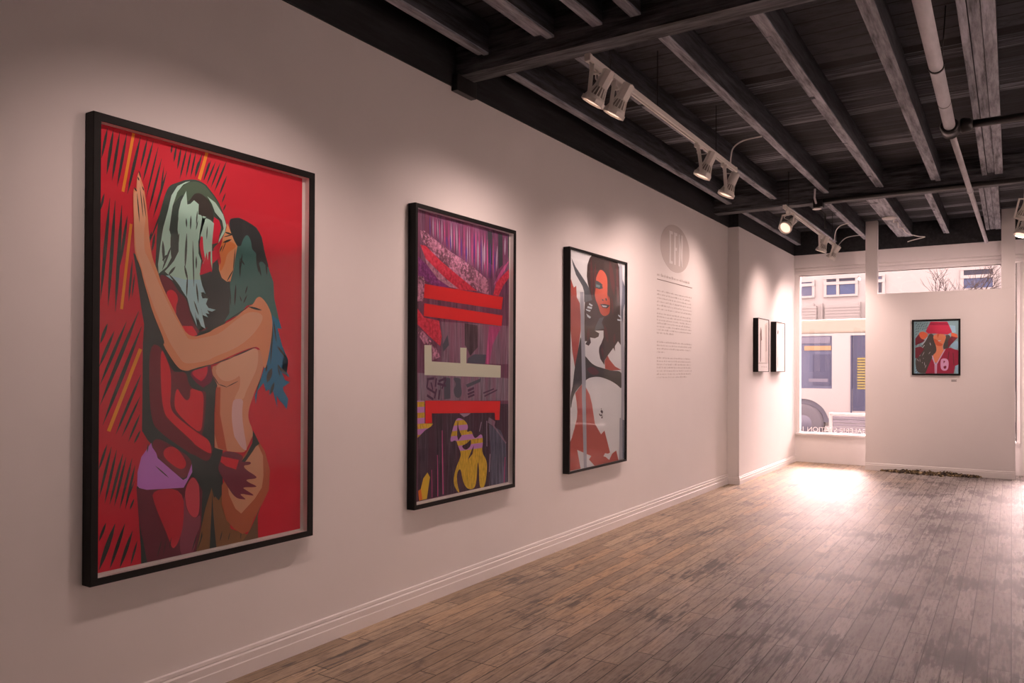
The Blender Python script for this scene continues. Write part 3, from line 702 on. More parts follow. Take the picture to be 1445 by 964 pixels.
ART_F2 = '''
p plumt 0 3792 2410 4710 2412 4713 1996 4441 1959 4428 2068 4213 2154 4013 2206 3804 2279
p mauve 0 3671 1428 4697 1388 4698 1227 3672 1259
p greymid 0 3905 1752 4694 1764 4696 1488 3907 1495
p dkfig 0 3667 1239 4691 1203 4682 634 3667 647
p dkstreak 1 4425 2407 4484 2409 4486 2178 4440 2188
p dkstreak 1 4558 2411 4615 2409 4617 2193 4560 2156
p dkstreak 1 4682 2408 4710 2408 4711 2266 4683 2247
p tex 1 3700 2300 3741 2303 3804 2279 4013 2206 4213 2154 4428 2068 4448 1967 4288 1982 4118 2044 3935 2118 3815 2181 3715 2240
p redd 1 3700 2212 3752 2212 3913 2132 4095 2060 4301 1980 4072 1970 3902 2057 3752 2133
p pur 1 3680 2137 3753 2100 3870 2020 3992 1977 3903 1948 3681 2020
p greyp 1 3742 2138 3848 2084 3958 2028 4095 1976 3992 1980 3870 2020 3763 2098
p tex 1 3681 2020 3733 2019 3748 1988 3739 1868 3672 1863
p tex 1 3669 1703 3735 1677 3852 1588 3896 1529 3815 1507 3798 1600 3734 1605 3684 1655
p redd 1 4533 2064 4705 2173 4705 2111 4615 2041 4561 1968 4494 1970
p redd 1 3668 1823 3734 1769 3883 1757 3911 1657 3895 1596 3777 1659 3668 1726
p brownd 1 4156 1755 4303 1748 4304 1600 4218 1541 4175 1597 4157 1610
p greyd 1 4194 1526 4267 1552 4431 1552 4432 1489 4182 1492
p magn 1 4443 1751 4597 1755 4483 1620 4445 1486 4393 1489
p greyd 1 3917 1603 3972 1673 3984 1605 3928 1563
p stripe 1 3667 1259 3736 1256 3737 1115 3818 1111 3802 1095 3740 1073 3669 1032
p greyq 1 4435 1072 4582 1019 4651 923 4670 636 4438 645 4463 842
s stripe 1 4079 1136 4149 1117 4197 1072 4171 1030 4231 1043 4246 1005 4277 981 4348 1018 4368 960 4347 889 4407 825 4414 773 4399 687 4374 639 4321 640 4316 783 4303 838 4288 714 4274 658 4225 645 4165 665 4125 726 4107 805 4064 775 4070 698 4096 644 4074 647 4024 714 4047 797 4092 855 4115 895 4080 947 4057 994 3991 976 4011 1042 4044 1108
p yel 1 3763 811 3787 779 3756 649 3680 647 3697 717 3722 779
p mauvel 1 4096 1161 4221 1157 4185 1142 4143 1135
l magn 2 3845 2399 3846 2272 10 3889 2400 3895 2259 10 3938 2401 3945 2245 11 3983 2402 3990 2224 10 4040 2397 4047 2204 11 4098 2399 4100 2189 14 4151 2401 4153 2175 11 4242 2401 4244 2150 15 4285 2400 4287 2134 12 4323 2391 4331 2117 11 4393 2395 4389 2094 13 4425 2348 4421 2082 16 4497 2396 4493 2075 14 4697 2233 4500 2038 29
l mauvel 2 3824 2402 3825 2276 11 3869 2396 3874 2269 10 3913 2397 3917 2255 10 4011 2399 4015 2220 12 4071 2398 4073 2197 12 4187 2399 4189 2165 12 4211 2396 4216 2158 9 4311 2324 4310 2122 17 4387 2321 4382 2166 23 4361 2368 4363 2105 10 4545 2320 4533 2138 16 4647 2395 4641 2265 22
l purd 2 3792 2404 3795 2278 9 3961 2302 3968 2228 10 4001 2315 4007 2212 13 4122 2319 4123 2178 11 4176 2270 4175 2156 14 4267 2369 4268 2139 11 4348 2352 4350 2097 10 4458 2323 4454 2078 13 4518 2287 4506 2121 11
s greyd 2 4019 1400 4112 1392 4106 1357 4127 1287 4089 1258 4043 1275 4031 1324 4065 1351
p greyd 2 4165 1349 4343 1390 4331 1365 4183 1329
p greyd 2 3929 1400 3997 1393 3998 1262 3931 1258
b texdk 2 4189 1308 4259 1325 17 4187 1284 4263 1301 15 4190 1265 4263 1280 14 3758 1388 3832 1394 15 3769 1388 3759 1335 14 3759 1335 3843 1300 14 3853 1394 3843 1340 15 3875 1374 3952 1393 15 3864 1360 3952 1345 15 3800 1368 3816 1321 13 3854 1327 3833 1267 15 3886 1320 3876 1259 16 3908 1326 3952 1386 13 3759 1289 3822 1261 15 4369 1288 4499 1315 10 4382 1266 4539 1307 10
b magn 2 3910 1062 3919 655 11 3862 911 3864 649 9 3804 823 3806 650 7 4638 826 4626 645 11
b mauvel 2 4450 865 4438 741 10 4409 1096 4410 920 8 4345 1092 4321 1028 8
b mauve 2 4435 1106 4651 923 13 4428 1102 4508 1068 40
p dkfig 3 4073 1121 4085 1064 4117 1014 4080 985 4068 1017
s dkfig 3 4117 949 4174 957 4226 988 4223 939 4174 916 4139 924
p dkfig 3 4256 938 4241 884 4185 848 4232 913
p orange 3 3671 708 3697 717 3712 650 3680 647
p reds 3 3739 1976 4616 1964 4595 1875 3731 1889
p reds 3 3735 1856 4609 1834 4596 1758 3729 1777
p cream 3 3734 1599 3804 1600 3808 1499 4105 1491 4104 1593 4175 1593 4172 1491 4585 1479 4582 1392 3735 1414
p reds 3 3742 1257 4577 1227 4566 1094 4513 1097 4506 1148 3805 1175 3809 1115 3743 1115
'''
ART_F3 = '''
p grey 0 5626 2364 5697 2300 5897 2178 5938 2145 6008 2050 5995 1960 5844 2025 5843 2111 5816 2152 5697 2239 5645 2318
p red 0 5611 2193 5660 2126 5704 2145 5712 2051 5764 2006 5778 1906 5779 1782 5728 1615 5671 1465 5628 1601 5599 1780 5603 2054
p hair 0 5991 2440 6191 2430 6511 2449 6551 2383 6557 2173 6559 1954 6567 1679 6508 1714 6438 1665 6442 1619 6407 1650 6286 1576 6227 1533 6220 1494 6140 1548 6113 1611 6124 1650 6170 1690 6208 1737 6208 1798 6038 1789 6124 1769 6109 1740 6038 1723 5948 1727 5962 1684 5921 1655 5860 1668 5893 1694 5846 1692 5844 1940 5857 2019 5994 2049 5917 2177 5896 2241 5909 2342 5952 2404
s swoosh 0 5783 1758 5790 1592 5861 1566 5998 1490 6228 1461 6348 1446 6582 1439 6579 1371 6582 1269 6496 1311 6333 1358 6106 1395 5930 1384 5864 1363 5780 1325 5662 1264 5614 1193 5601 1131 5589 1152 5591 1248 5626 1307 5644 1378 5665 1468 5728 1615
p red 0 5673 1259 5780 1325 5864 1302 5931 1240 5975 1155 6030 976 6041 974 6145 886 6214 914 6323 711 6281 703 6222 714 6187 689 6234 679 6305 645 6366 696 6452 718 6500 624 6016 623 5911 687 5954 713 5698 787 5756 625 5572 626 5573 857 5610 898 5696 1042 5691 1012 5707 1105 5694 1182
p greyl 0 6531 1010 6589 1007 6585 625 6509 623
s redl 1 6163 2336 6266 2305 6299 2243 6290 2124 6346 2089 6344 1983 6321 1948 6224 1921 6144 1947 6107 2012 6047 2065 6040 2141 6049 2218 6105 2294
p grey 1 6130 1904 6224 1918 6173 1865 6225 1815 6038 1791 6052 1826
p red 1 6286 1579 6324 1544 6440 1482 6574 1451 6348 1445 6235 1461 6227 1529
l hairr 1 5977 2413 5994 2049 51 6062 2373 6036 2090 43 6340 2432 6435 2123 92 6495 2430 6514 2062 48 6225 1848 6301 1694 59 6168 1651 6198 1561 44 5927 1808 5900 1694 55 6437 1779 6423 1691 47 5888 1457 6112 1426 69 6373 2104 6405 1947 46
p eye 2 6049 2209 6106 2224 6178 2200 6205 2169 6135 2155 6054 2160
p eye 2 6143 2025 6238 2034 6343 2028 6283 1998 6194 1998
l eye 2 6049 2222 6200 2197 20 6179 2069 6216 2062 15 6245 2081 6283 2071 24 6282 2149 6320 2074 12
p greyl 2 5770 2099 5830 2104 5846 1754 5862 1382 5860 1185 5868 845 5866 625 5814 626 5805 849 5790 1187 5791 1383 5783 1752
p greyl 2 6539 2435 6607 2420 6626 1991 6647 1377 6653 1256 6603 843 6545 793 6569 1163 6575 1378 6562 1987
p greyq 2 6589 991 6656 987 6663 629 6585 625
p greyq 2 6616 2288 6674 2225 6658 2072 6626 2002 6619 1882 6578 1947
p greyq 2 6637 1691 6670 1583 6680 1445 6655 1377
p paper 3 6172 2018 6283 2020 6268 2007 6202 2005
p lid 3 6070 2192 6149 2189 6135 2169 6063 2169
p paper 3 5936 2020 6001 2006 5983 1993 5928 2005
p paper 3 5905 1993 5990 1987 5976 1970 5895 1975
p paper 3 5868 1965 5964 1960 5942 1945 5882 1953
p paper 3 5878 1927 5965 1903 5947 1888 5899 1900
p paper 3 6511 1958 6582 1941 6562 1929 6515 1945
p paper 3 6491 1916 6582 1914 6571 1901 6499 1901
l ink 3 6149 1115 6151 1102 14 6134 1091 6185 1078 26 6169 1085 6164 1063 19 6107 1069 6134 1048 16 6129 1049 6170 1056 16 6149 1031 6175 1033 19 6180 1048 6165 1038 8
'''
ART_F4 = '''
p lgrey 0 -1157 2159 -624 2147 -620 1419 -1157 1416
p bluel 1 -734 2096 -663 2085 -656 1995 -703 1987
s bluel 1 -718 1825 -624 1896 -624 1743 -718 1780
p bluel 1 -659 1541 -623 1545 -623 1421 -659 1421
p bluel 1 -1157 1545 -1132 1545 -1103 1418 -1157 1418
s hair 1 -974 1989 -921 1965 -909 1837 -885 1809 -893 1723 -949 1655 -990 1422 -1112 1421 -1153 1490 -1153 1637 -1079 1793 -1006 1921
s hair 1 -786 1962 -714 1956 -734 1834 -750 1744 -797 1744 -813 1799 -782 1889
p slv 1 -1157 1914 -1112 1978 -1038 1884 -1071 1857 -1157 1817
p slv 1 -1157 1785 -1095 1803 -1042 1765 -1128 1637 -1157 1637
p slv 1 -710 1942 -628 1923 -718 1820 -750 1762 -750 1871
p jkt 1 -782 1767 -718 1780 -671 1757 -623 1743 -623 1545 -663 1527 -679 1421 -1030 1419 -949 1636 -913 1550 -877 1561 -821 1690
s skin 2 -937 1960 -853 1986 -767 1957 -789 1867 -813 1817 -813 1763 -793 1749 -877 1581 -909 1561 -945 1673 -889 1723 -897 1809 -921 1873
s hands 2 -1112 1996 -1063 2018 -994 1984 -1006 1930 -1063 1892 -1104 1941
p hands 2 -711 1996 -640 1968 -631 1918 -710 1942
p hat 2 -966 2150 -758 2144 -711 2028 -701 1996 -758 1964 -885 1980 -998 1983 -1026 2014
b ink 2 -1137 2140 -1151 2120 6 -1112 2125 -1127 2105 6 -1083 2138 -1098 2118 5 -1059 2124 -1074 2104 6 -1030 2137 -1045 2117 5 -1002 2136 -1017 2116 6 -1128 2098 -1143 2078 5 -1100 2097 -1114 2077 6 -1071 2101 -1086 2081 6 -1043 2096 -1057 2076 6 -1014 2104 -1029 2084 6 -1137 2061 -1151 2041 6 -1112 2065 -1127 2045 6 -1083 2064 -1098 2045 5 -1055 2059 -1069 2039 6 -1026 2068 -1041 2048 5 -1136 2024 -1151 2004 5 -1112 2028 -1127 2008 6 -1136 1987 -1151 1967 5 -1002 2076 -1017 2056 6 -1112 1858 -1127 1838 6 -1087 1858 -1102 1838 5 -1136 1822 -1151 1801 5 -1095 1830 -1110 1810 5 -1071 1821 -1086 1801 6 -1136 1499 -1151 1479 6 -1136 1462 -1151 1442 6 -1116 1444 -1130 1424 6
b paper 2 -1006 1930 -1038 1866 7 -1038 1866 -1071 1830 7 -1040 1820 -1067 1784 7
s shade 3 -933 1919 -877 1891 -861 1854 -813 1835 -817 1808 -877 1804 -909 1837
p shade 3 -885 1973 -853 1977 -877 1918
p hatdk 3 -970 2137 -752 2131 -738 2096 -982 2103
p trim 3 -791 1764 -780 1758 -883 1552 -893 1561
p trim 3 -949 1673 -937 1673 -907 1556 -917 1550
p trim 3 -915 1556 -883 1556 -888 1420 -912 1420
s zero 3 -829 1631 -766 1631 -739 1590 -745 1491 -774 1456 -821 1462 -841 1500 -842 1591
l paper 3 -974 1856 -961 1815 8 -1104 1665 -1091 1683 5 -1042 1729 -1071 1664 5 -965 1728 -990 1691 5 -1136 1628 -1112 1591 6 -1046 1637 -1063 1628 4 -1099 1628 -1095 1582 4 -1042 1582 -1038 1527 6 -1018 1545 -1034 1495 6 -1067 1582 -1067 1563 5
b slv 3 -738 1726 -750 1617 11 -687 1707 -679 1545 11
s paper 4 -879 1886 -829 1888 -845 1872 -865 1872
p jktdk 4 -899 1545 -896 1545 -899 1420 -903 1420
p jktdk 4 -805 1599 -780 1593 -804 1561
s jktdk 4 -812 1518 -770 1534 -768 1498 -793 1480
'''
PAL = {
 'F1': dict(base=(168, 28, 38), ink=(42, 42, 38), orange=(198, 110, 34), black=(46, 46, 42), hairdk=(52, 56, 48), olive=(66, 74, 56), crown=(52, 42, 36), crim=(176, 24, 42), dred=(98, 32, 38), dredl=(100, 34, 42), red2=(186, 34, 42), red3=(176, 34, 42), plum=(104, 28, 46), legdk=(92, 36, 42), leg2=(118, 52, 60), legred=(160, 36, 42), legred2=(172, 56, 62), brown=(112, 68, 42), lav=(172, 98, 152), teal=(58, 82, 74), blue=(34, 86, 108), hairtop=(42, 40, 38), skino=(222, 136, 90), skind=(190, 98, 52), skinb=(184, 112, 82), hipb=(152, 72, 46), skinl=(220, 150, 116), pink=(216, 156, 146), rust=(166, 70, 46), hip=(178, 114, 84), hipdk=(92, 60, 42), hand=(100, 34, 44), arm=(190, 112, 78), arml=(219, 146, 110), hairp=(150, 158, 138), hairl=(148, 160, 154)),
 'F2': dict(base=(92, 50, 64), plumt=(94, 50, 68), mauve=(112, 86, 92), greymid=(112, 78, 86), dkfig=(58, 38, 46), dkstreak=(52, 42, 44), tex=(160, 92, 106), redd=(176, 36, 50), pur=(112, 42, 84), greyp=(150, 92, 102), brownd=(70, 46, 50), greyd=(72, 62, 68), magn=(150, 54, 86), stripe=(212, 152, 50), greyq=(78, 66, 76), yel=(210, 150, 48), mauvel=(142, 106, 116), purd=(74, 40, 92), texdk=(74, 42, 58), texlt=(198, 146, 134), orange=(206, 92, 34), reds=(214, 36, 36), cream=(224, 194, 166)),
 'F3': dict(base=(212, 183, 174), grey=(80, 72, 72), red=(154, 65, 54), hair=(64, 46, 42), swoosh=(60, 50, 44), greyl=(146, 128, 128), redl=(172, 72, 54), hairr=(84, 44, 42), eye=(66, 60, 58), greyq=(92, 84, 90), paper=(212, 192, 186), lid=(96, 102, 98), ink=(48, 32, 36)),
 'F4': dict(base=(132, 142, 142), lgrey=(134, 142, 140), bluel=(150, 160, 166), hair=(82, 68, 62), slv=(116, 44, 50), jkt=(156, 42, 60), skin=(220, 124, 88), hands=(204, 92, 62), hat=(186, 46, 66), ink=(44, 42, 42), paper=(220, 190, 186), shade=(196, 84, 56), hatdk=(150, 34, 54), trim=(226, 170, 184), zero=(220, 150, 168), jktdk=(124, 32, 50)),
}
WHITE = {'F1': (0.48, 0.318, 0.276), 'F2': (0.48, 0.318, 0.276), 'F3': (0.56, 0.375, 0.325), 'F4': (0.58, 0.395, 0.345)}

def ink(kind, name):
    c = lin(PAL[kind][name]); w = WHITE[kind]
    c = tuple(max(0.003, a / b * 0.80) for a, b in zip(c, w))
    if max(c) > 0.88: c = tuple(v * 0.88 / max(c) for v in c)
    m = mat('ink_%s_%s' % (kind.lower(), name), c, 0.62, spec=0.25)
    if kind == 'F2':
        q = NT(m); p_ = q.pos()
        if name in ('base', 'plumt', 'mauve', 'greymid', 'dkfig', 'tex', 'redd', 'pur', 'greyp', 'greyq', 'brownd', 'magn'):
            vert = name not in ('tex', 'redd', 'greyp', 'pur')
            nz = q.noise(q.mapping(p_, (1, 30, 2.2) if vert else (1, 26, 26)), 1.6, 6, 0.7)
            dk = tuple(v_ * (0.42 if name != 'redd' else .6) for v_ in c); lt = tuple(min(.86, v_ * 1.5 + 0.03) for v_ in c)
            col = q.ramp(nz.outputs[0], [(0.33, dk), (0.5, c), (0.68, lt)])
            if name == 'tex':
                sp_ = q.noise(q.mapping(p_, (1, 46, 46)), 1.0, 4, 0.75)
                sq_ = q.noise(q.mapping(p_, (1, 7, 7)), 1.0, 3, 0.6)
                col = q.mix(q.ramp(q.math('ADD', q.math('MULTIPLY', sp_.outputs[0], .6), q.math('MULTIPLY', sq_.outputs[0], .5)), [(.52, (0, 0, 0)), (.58, (1, 1, 1))]), col, tuple(v_ * .28 for v_ in c))
                col = q.mix(q.ramp(sp_.outputs[0], [(.30, (.8, .8, .8)), (.40, (0, 0, 0))]), col, tuple(min(.86, v_ * 1.6 + .08) for v_ in c))
            if name in ('base', 'plumt', 'greymid', 'mauve', 'dkfig'):
                n2 = q.noise(q.mapping(p_, (1, 9, 0.8)), 1.7, 3, 0.5)
                col = q.mix(q.ramp(n2.outputs[0], [(0.42, (0, 0, 0)), (0.62, (.7, .7, .7))]), col, tuple(v_ * k_ for v_, k_ in zip(c, (1.25, .7, .85))))
            q.l(col, q.b.inputs['Base Color'])
        if name == 'stripe':
            s3 = q.n('ShaderNodeSeparateXYZ'); q.l(p_, s3.inputs[0])
            fr = q.math('FRACT', q.math('DIVIDE', q.math('SUBTRACT', s3.outputs[2], 0.848), 0.0672))
            lowm = q.math('GREATER_THAN', s3.outputs[2], 0.905)
            band = q.math('MULTIPLY', q.math('LESS_THAN', fr, 0.52), lowm)
            nz = q.noise(q.mapping(p_, (1, 40, 8)), 2.0, 5, 0.7)
            lc = tuple(min(.86, a / b * .8) for a, b in zip(lin((166, 100, 140)), w))
            yl = q.ramp(nz.outputs[0], [(0.35, tuple(v_ * .6 for v_ in c)), (0.6, c)])
            q.l(q.mix(band, yl, lc), q.b.inputs['Base Color'])
    return m

def chaikin(P, it=2):
    for _ in range(it):
        o = []
        for i in range(len(P)):
            a = P[i]; b = P[(i + 1) % len(P)]
            o += [(a[0] * .75 + b[0] * .25, a[1] * .75 + b[1] * .25), (a[0] * .25 + b[0] * .75, a[1] * .25 + b[1] * .75)]
        P = o
    return P

def art_mesh(kind, data, rect, to_world, lean=0.0, zc=1.53):
    """the printed sheet: flat colour shapes laid over the paper, a tenth of a millimetre apart"""
    u0, u1, v0, v1 = rect
    names = ['base']; q = MB()
    def idx(n):
        if n not in names: names.append(n)
        return names.index(n)
    def cl(p):
        u = p[0] - lean * (p[1] - zc)
        return (min(max(u, u0), u1), min(max(p[1], v0), v1))
    def face(P, z, mi):
        P = [cl(p) for p in P]
        R = [P[0]]
        for p in P[1:]:
            if abs(p[0] - R[-1][0]) + abs(p[1] - R[-1][1]) > 2e-4: R.append(p)
        if len(R) > 2: q.poly([to_world(a, b, z) for a, b in R], mi)
    q.poly([to_world(*a, 0) for a in ((u0, v0), (u1, v0), (u1, v1), (u0, v1))], 0)
    zi = 0
    for line in data.strip().split('\n'):
        w = line.split()
        n_ = [int(x) / 1000 for x in w[3:]]
        zi += 1; z = 0.00006 * zi; mi = idx(w[1])
        if w[0] in 'ps':
            P = list(zip(n_[0::2], n_[1::2]))
            if w[0] == 's': P = chaikin(P)
            face(P, z, mi)
        else:
            for i in range(0, len(n_), 5):
                x0, y0, x1, y1, wd_ = n_[i:i + 5]
                dx, dy = x1 - x0, y1 - y0; L = math.hypot(dx, dy) or 1e-6
                nx, ny = -dy / L * wd_ / 2, dx / L * wd_ / 2
                prof = [(0, .12), (.25, .8), (.5, 1), (.78, .75), (1, .08)] if w[0] == 'l' else [(0, 1), (1, 1)]
                A = [(x0 + dx * t_ + nx * k_, y0 + dy * t_ + ny * k_) for t_, k_ in prof]
                B = [(x0 + dx * t_ - nx * k_, y0 + dy * t_ - ny * k_) for t_, k_ in prof]
                face(A + B[::-1], z + 0.00001 * (i // 5 % 5), mi)
    bmesh.ops.recalc_face_normals(q.bm, faces=q.bm.faces)
    nrm = (Vector(to_world(0, 0, 1)) - Vector(to_world(0, 0, 0))).normalized()
    for f in q.bm.faces:
        f.normal_update()
        if f.normal.dot(nrm) < 0: f.normal_flip()
    return q, [ink(kind, n) for n in names]

def picture(loc, out, inn, face_to, depth, label, liner, kind=None, data=None, rect=None, art_d=None, lean=0.0, group=None, mats=None):
    """face_to(u, v, d): wall plane to world, d metres off the wall"""
    u0, u1, v0, v1 = out; a0, a1, b0, b1 = inn
    t = thing('framed_picture', loc, label, 'picture', group)
    q = MB()
    O = [(u0, v0), (u1, v0), (u1, v1), (u0, v1)]; I = [(a0, b0), (a1, b0), (a1, b1), (a0, b1)]
    for i in range(4):
        j = (i + 1) % 4
        pr = [(O[i], .002), (O[i], depth - .0015), (tuple(O[i][k_] * .93 + I[i][k_] * .07 for k_ in (0, 1)), depth), (I[i], depth), (I[i], depth - .006)]
        pj = [(O[j], .002), (O[j], depth - .0015), (tuple(O[j][k_] * .93 + I[j][k_] * .07 for k_ in (0, 1)), depth), (I[j], depth), (I[j], depth - .006)]
        for k_ in range(4):
            q.poly([face_to(*pr[k_][0], pr[k_][1]), face_to(*pj[k_][0], pj[k_][1]), face_to(*pj[k_ + 1][0], pj[k_ + 1][1]), face_to(*pr[k_ + 1][0], pr[k_ + 1][1])])
    q.poly([face_to(*p_, .002) for p_ in O])
    bmesh.ops.remove_doubles(q.bm, verts=q.bm.verts, dist=1e-5)
    q.build('frame', M['frame'], t)
    q = MB()
    e = .0008
    for i in range(4):
        j = (i + 1) % 4
        q.poly([face_to(*I[i], depth - .006), face_to(*I[j], depth - .006), face_to(*I[j], art_d - .001), face_to(*I[i], art_d - .001)])
    q.build('liner', liner, t)
    MB_ = MB(); MB_.poly([face_to(*p_, art_d - .001) for p_ in I]); MB_.build('backing_sheet', M['mat'], t, recalc=False)
    q, ms = art_mesh(kind, data, rect, lambda u, v, d_: face_to(u, v, art_d + d_), lean)
    q.build('print', ms, t, recalc=False)
    q = MB(); q.poly([face_to(*p_, depth - .005) for p_ in I]); q.build('glazing', M['glazing'], t, recalc=False)
    return t

wall_face = lambda u, v, d: (XL + .001 + d, u, v)
picture((XL + .03, 2.23, .6), (1.660, 2.805, .597, 2.453), (1.690, 2.770, .625, 2.421), wall_face, .060,
        'largest and nearest framed print on the side wall, red with two embracing women', M['liner'], 'F1', ART_F1, (1.700, 2.750, .637, 2.420), .025, group='large framed prints on the side wall')
picture((XL + .03, 4.17, .6), (3.606, 4.732, .604, 2.452), (3.627, 4.705, .631, 2.426), wall_face, .060,
        'middle framed print, purple collage with red bars and cream letter', M['liner'], 'F2', ART_F2, (3.634, 4.690, .643, 2.425), .025, 0.012, group='large framed prints on the side wall')
picture((XL + .03, 6.1, .6), (5.540, 6.664, .605, 2.450), (5.558, 6.645, .622, 2.432), wall_face, .060,
        'third framed print on the side wall, long-haired woman in red, white and grey', M['liner_dark'], 'F3', ART_F3, (5.559, 6.644, .623, 2.431), .040, 0.024, group='large framed prints on the side wall')

# ------------------------------------------------------------------ display wall with posts
PY = 12.5
dw = thing('display_wall', (-.89, PY, 0), 'freestanding white display wall with two posts reaching the ceiling joists', 'partition')
MB().box(-1.815, .040, PY - .055, PY + .055, 0, 2.577, .003).build('panel', M['panelwhite'], dw)
MB().box(-1.815, -1.655, PY - .0545, PY + .0545, 2.577, 3.655, .003).build('post', M['panelwhite'], dw)
MB().box(-.120, .040, PY - .0545, PY + .0545, 2.577, 3.655, .003).build('post', M['panelwhite'], dw)
q = MB()
pr = [(0, 0), (.016, 0), (.016, .078), (.010, .083), (.012, .094), (.006, .104), (0, .108)]
q.prism([(-1.815, PY - .055 - a, z) for a, z in pr], (1.855, 0, 0))
q.build('base_moulding', M['panelwhite'], dw)
pface = lambda u, v, d: (u, PY - .056 - d, v)
picture((-.9, PY - .06, 1.4), (-1.199, -.599, 1.394, 2.182), (-1.175, -.623, 1.418, 2.158), pface, .032,
        'small framed print of a woman in a red hat on the display wall', M['liner_dark'], 'F4', ART_F4, (-1.1745, -.6235, 1.4185, 2.1575), .022)
cd = thing('caption_card', (-.68, PY - .056, 1.30), 'tiny caption card below the right corner of the red hat print', 'caption card')
MB().box(-.716, -.636, PY - .0585, PY - .0562, 1.302, 1.345).build('card', M['panelwhite'], cd)
q = MB()
for i in range(4):
    x_ = -.710
    while x_ < -.655:
        w_ = random.uniform(.006, .014); q.box(x_, x_ + w_, PY - .0589, PY - .0584, 1.331 - .008 * i, 1.336 - .008 * i); x_ += w_ + .003
q.build('printed_lines', M['frame'], cd)

# ------------------------------------------------------------------ pair of pale pictures in the alcove
def small_picture(y0, y1, label, seed):
    z0, z1, d, fx = 1.432, 2.158, .078, -2.93 + .001
    t = thing('framed_picture', (fx, (y0 + y1) / 2, z0), label, 'picture', 'pair of pale framed pictures in the alcove')
    f = lambda u, v, dd: (fx + dd, u, v)
    q = MB()
    O = [(y0, z0), (y1, z0), (y1, z1), (y0, z1)]; e = .008
    I = [(y0 + e, z0 + e), (y1 - e, z0 + e), (y1 - e, z1 - e), (y0 + e, z1 - e)]
    for i in range(4):
        j = (i + 1) % 4
        for a, b in (((O, .001), (O, d)), ((O, d), (I, d)), ((I, d), (I, d - .006))):
            q.poly([f(*a[0][i], a[1]), f(*a[0][j], a[1]), f(*b[0][j], b[1]), f(*b[0][i], b[1])])
    q.poly([f(*p_, .001) for p_ in O])
    bmesh.ops.remove_doubles(q.bm, verts=q.bm.verts, dist=1e-5)
    q.build('frame', M['frame'], t)
    names = [mat('pale_print_paper', (.90, .88, .86), .7), mat('pale_grey_wash', (.55, .5, .46), .7), mat('brown_stroke', (.20, .13, .11), .7), mat('light_wash', (.76, .71, .67), .7)]
    q = MB()
    W = y1 - y0
    q.poly([f(*p_, d - .0061) for p_ in I], 0)
    def P(pts, mi, k_=1): q.poly([f(y0 + W * a, z1 - (z1 - z0) * b, d - .0061 + .0002 * k_) for a, b in pts], mi)
    if seed == 0:
        P([(.62, .10), (.95, .04), (.95, .82), (.66, .82)], 3)
        P([(.70, .12), (.82, .10), (.84, .6), (.72, .62)], 1, 2)
        P([(.20, .30), (.26, .16), (.33, .22), (.36, .40), (.30, .42), (.28, .80), (.22, .82), (.21, .5)], 2, 3)
        P([(.04, .83), (.90, .825), (.90, .84), (.04, .845)], 1, 3)
        for a in (.3, .5, .7): P([(a, .90), (a + .15, .90), (a + .15, .91), (a, .91)], 1, 3)
    else:
        P([(.70, .12), (.92, .08), (.92, .30), (.72, .32)], 3)
        P([(.16, .22), (.22, .15), (.28, .19), (.26, .24), (.2, .25)], 2, 2)
        P([(.14, .45), (.20, .44), (.24, .9), (.14, .92)], 3, 2)
        P([(.16, .70), (.21, .70), (.22, .86), (.16, .88)], 1, 3)
    q.build('print', names, t, recalc=False)
    q = MB(); q.poly([f(*p_, d - .003) for p_ in I]); q.build('glazing', M['glazing_clear'], t, recalc=False)
small_picture(10.52, 11.07, 'pale framed picture in the alcove, nearer of the pair, with a dark vertical stroke', 0)
small_picture(11.465, 11.98, 'pale framed picture in the alcove, farther of the pair, nearly blank', 1)

# ------------------------------------------------------------------ wall text
wt = thing('wall_text', (XL, 8.05, 2.0), 'grey round exhibition emblem above columns of faint vinyl text on the side wall', 'wall text')
M['vinyl'] = mat('grey_vinyl', (0.56, 0.52, 0.50), 0.6)
M['vinyltext'] = mat('faint_text_vinyl', (0.60, 0.565, 0.545), 0.6)
M['vinyldark'] = mat('dark_vinyl_rule', (0.16, 0.12, 0.11), 0.6)
q = MB()
cy_, cz_, ra = 8.047, 2.765, .432
def vp(u, v): return (XL + .0012, u, v)
q.prism([(XL + .0002, cy_ + ra * math.cos(2 * math.pi * i / 64), cz_ + .255 * math.sin(2 * math.pi * i / 64)) for i in range(64)], (.001, 0, 0))
q.build('emblem_disc', M['vinyl'], wt)
q = MB()
def lb(u0, u1, v0, v1): q.box(XL + .0013, XL + .0024, cy_ + u0, cy_ + u1, cz_ + v0, cz_ + v1)
T_, B_ = .175, -.175
# tall condensed letters E F N
lb(-.185, -.135, B_, T_); lb(-.135, -.085, T_ - .03, T_); lb(-.135, -.085, B_, B_ + .03)
lb(-.045, .0, B_, T_); lb(.0, .045, T_ - .03, T_); lb(.0, .035, -.016, .016)
lb(.09, .128, B_, T_); lb(.172, .21, B_, T_)
q.prism([(XL + .0013, cy_ + .112, cz_ + T_), (XL + .0013, cy_ + .136, cz_ + T_), (XL + .0013, cy_ + .188, cz_ + B_), (XL + .0013, cy_ + .164, cz_ + B_)], (.0011, 0, 0))
q.build('emblem_letters', M['wall'], wt)
q = MB().box(XL + .0003, XL + .0016, 7.53, 8.57, 2.385, 2.392); q.build('rule_line', M['vinyldark'], wt)
q = MB()
def row(z, y0, y1, h):
    y_ = y0
    while y_ < y1:
        w_ = random.uniform(.02, .075); w_ = min(w_, y1 - y_)
        for j in range(max(1, int(w_ / .014))):      # letter-sized marks
            hh = h * random.choice((.62, .62, .7, 1.0))
            q.box(XL + .0003, XL + .0012, y_ + j * .014, y_ + j * .014 + .009, z, z + hh)
        y_ += w_ + .012
row(2.425, 7.53, 8.50, .030)
rows = []
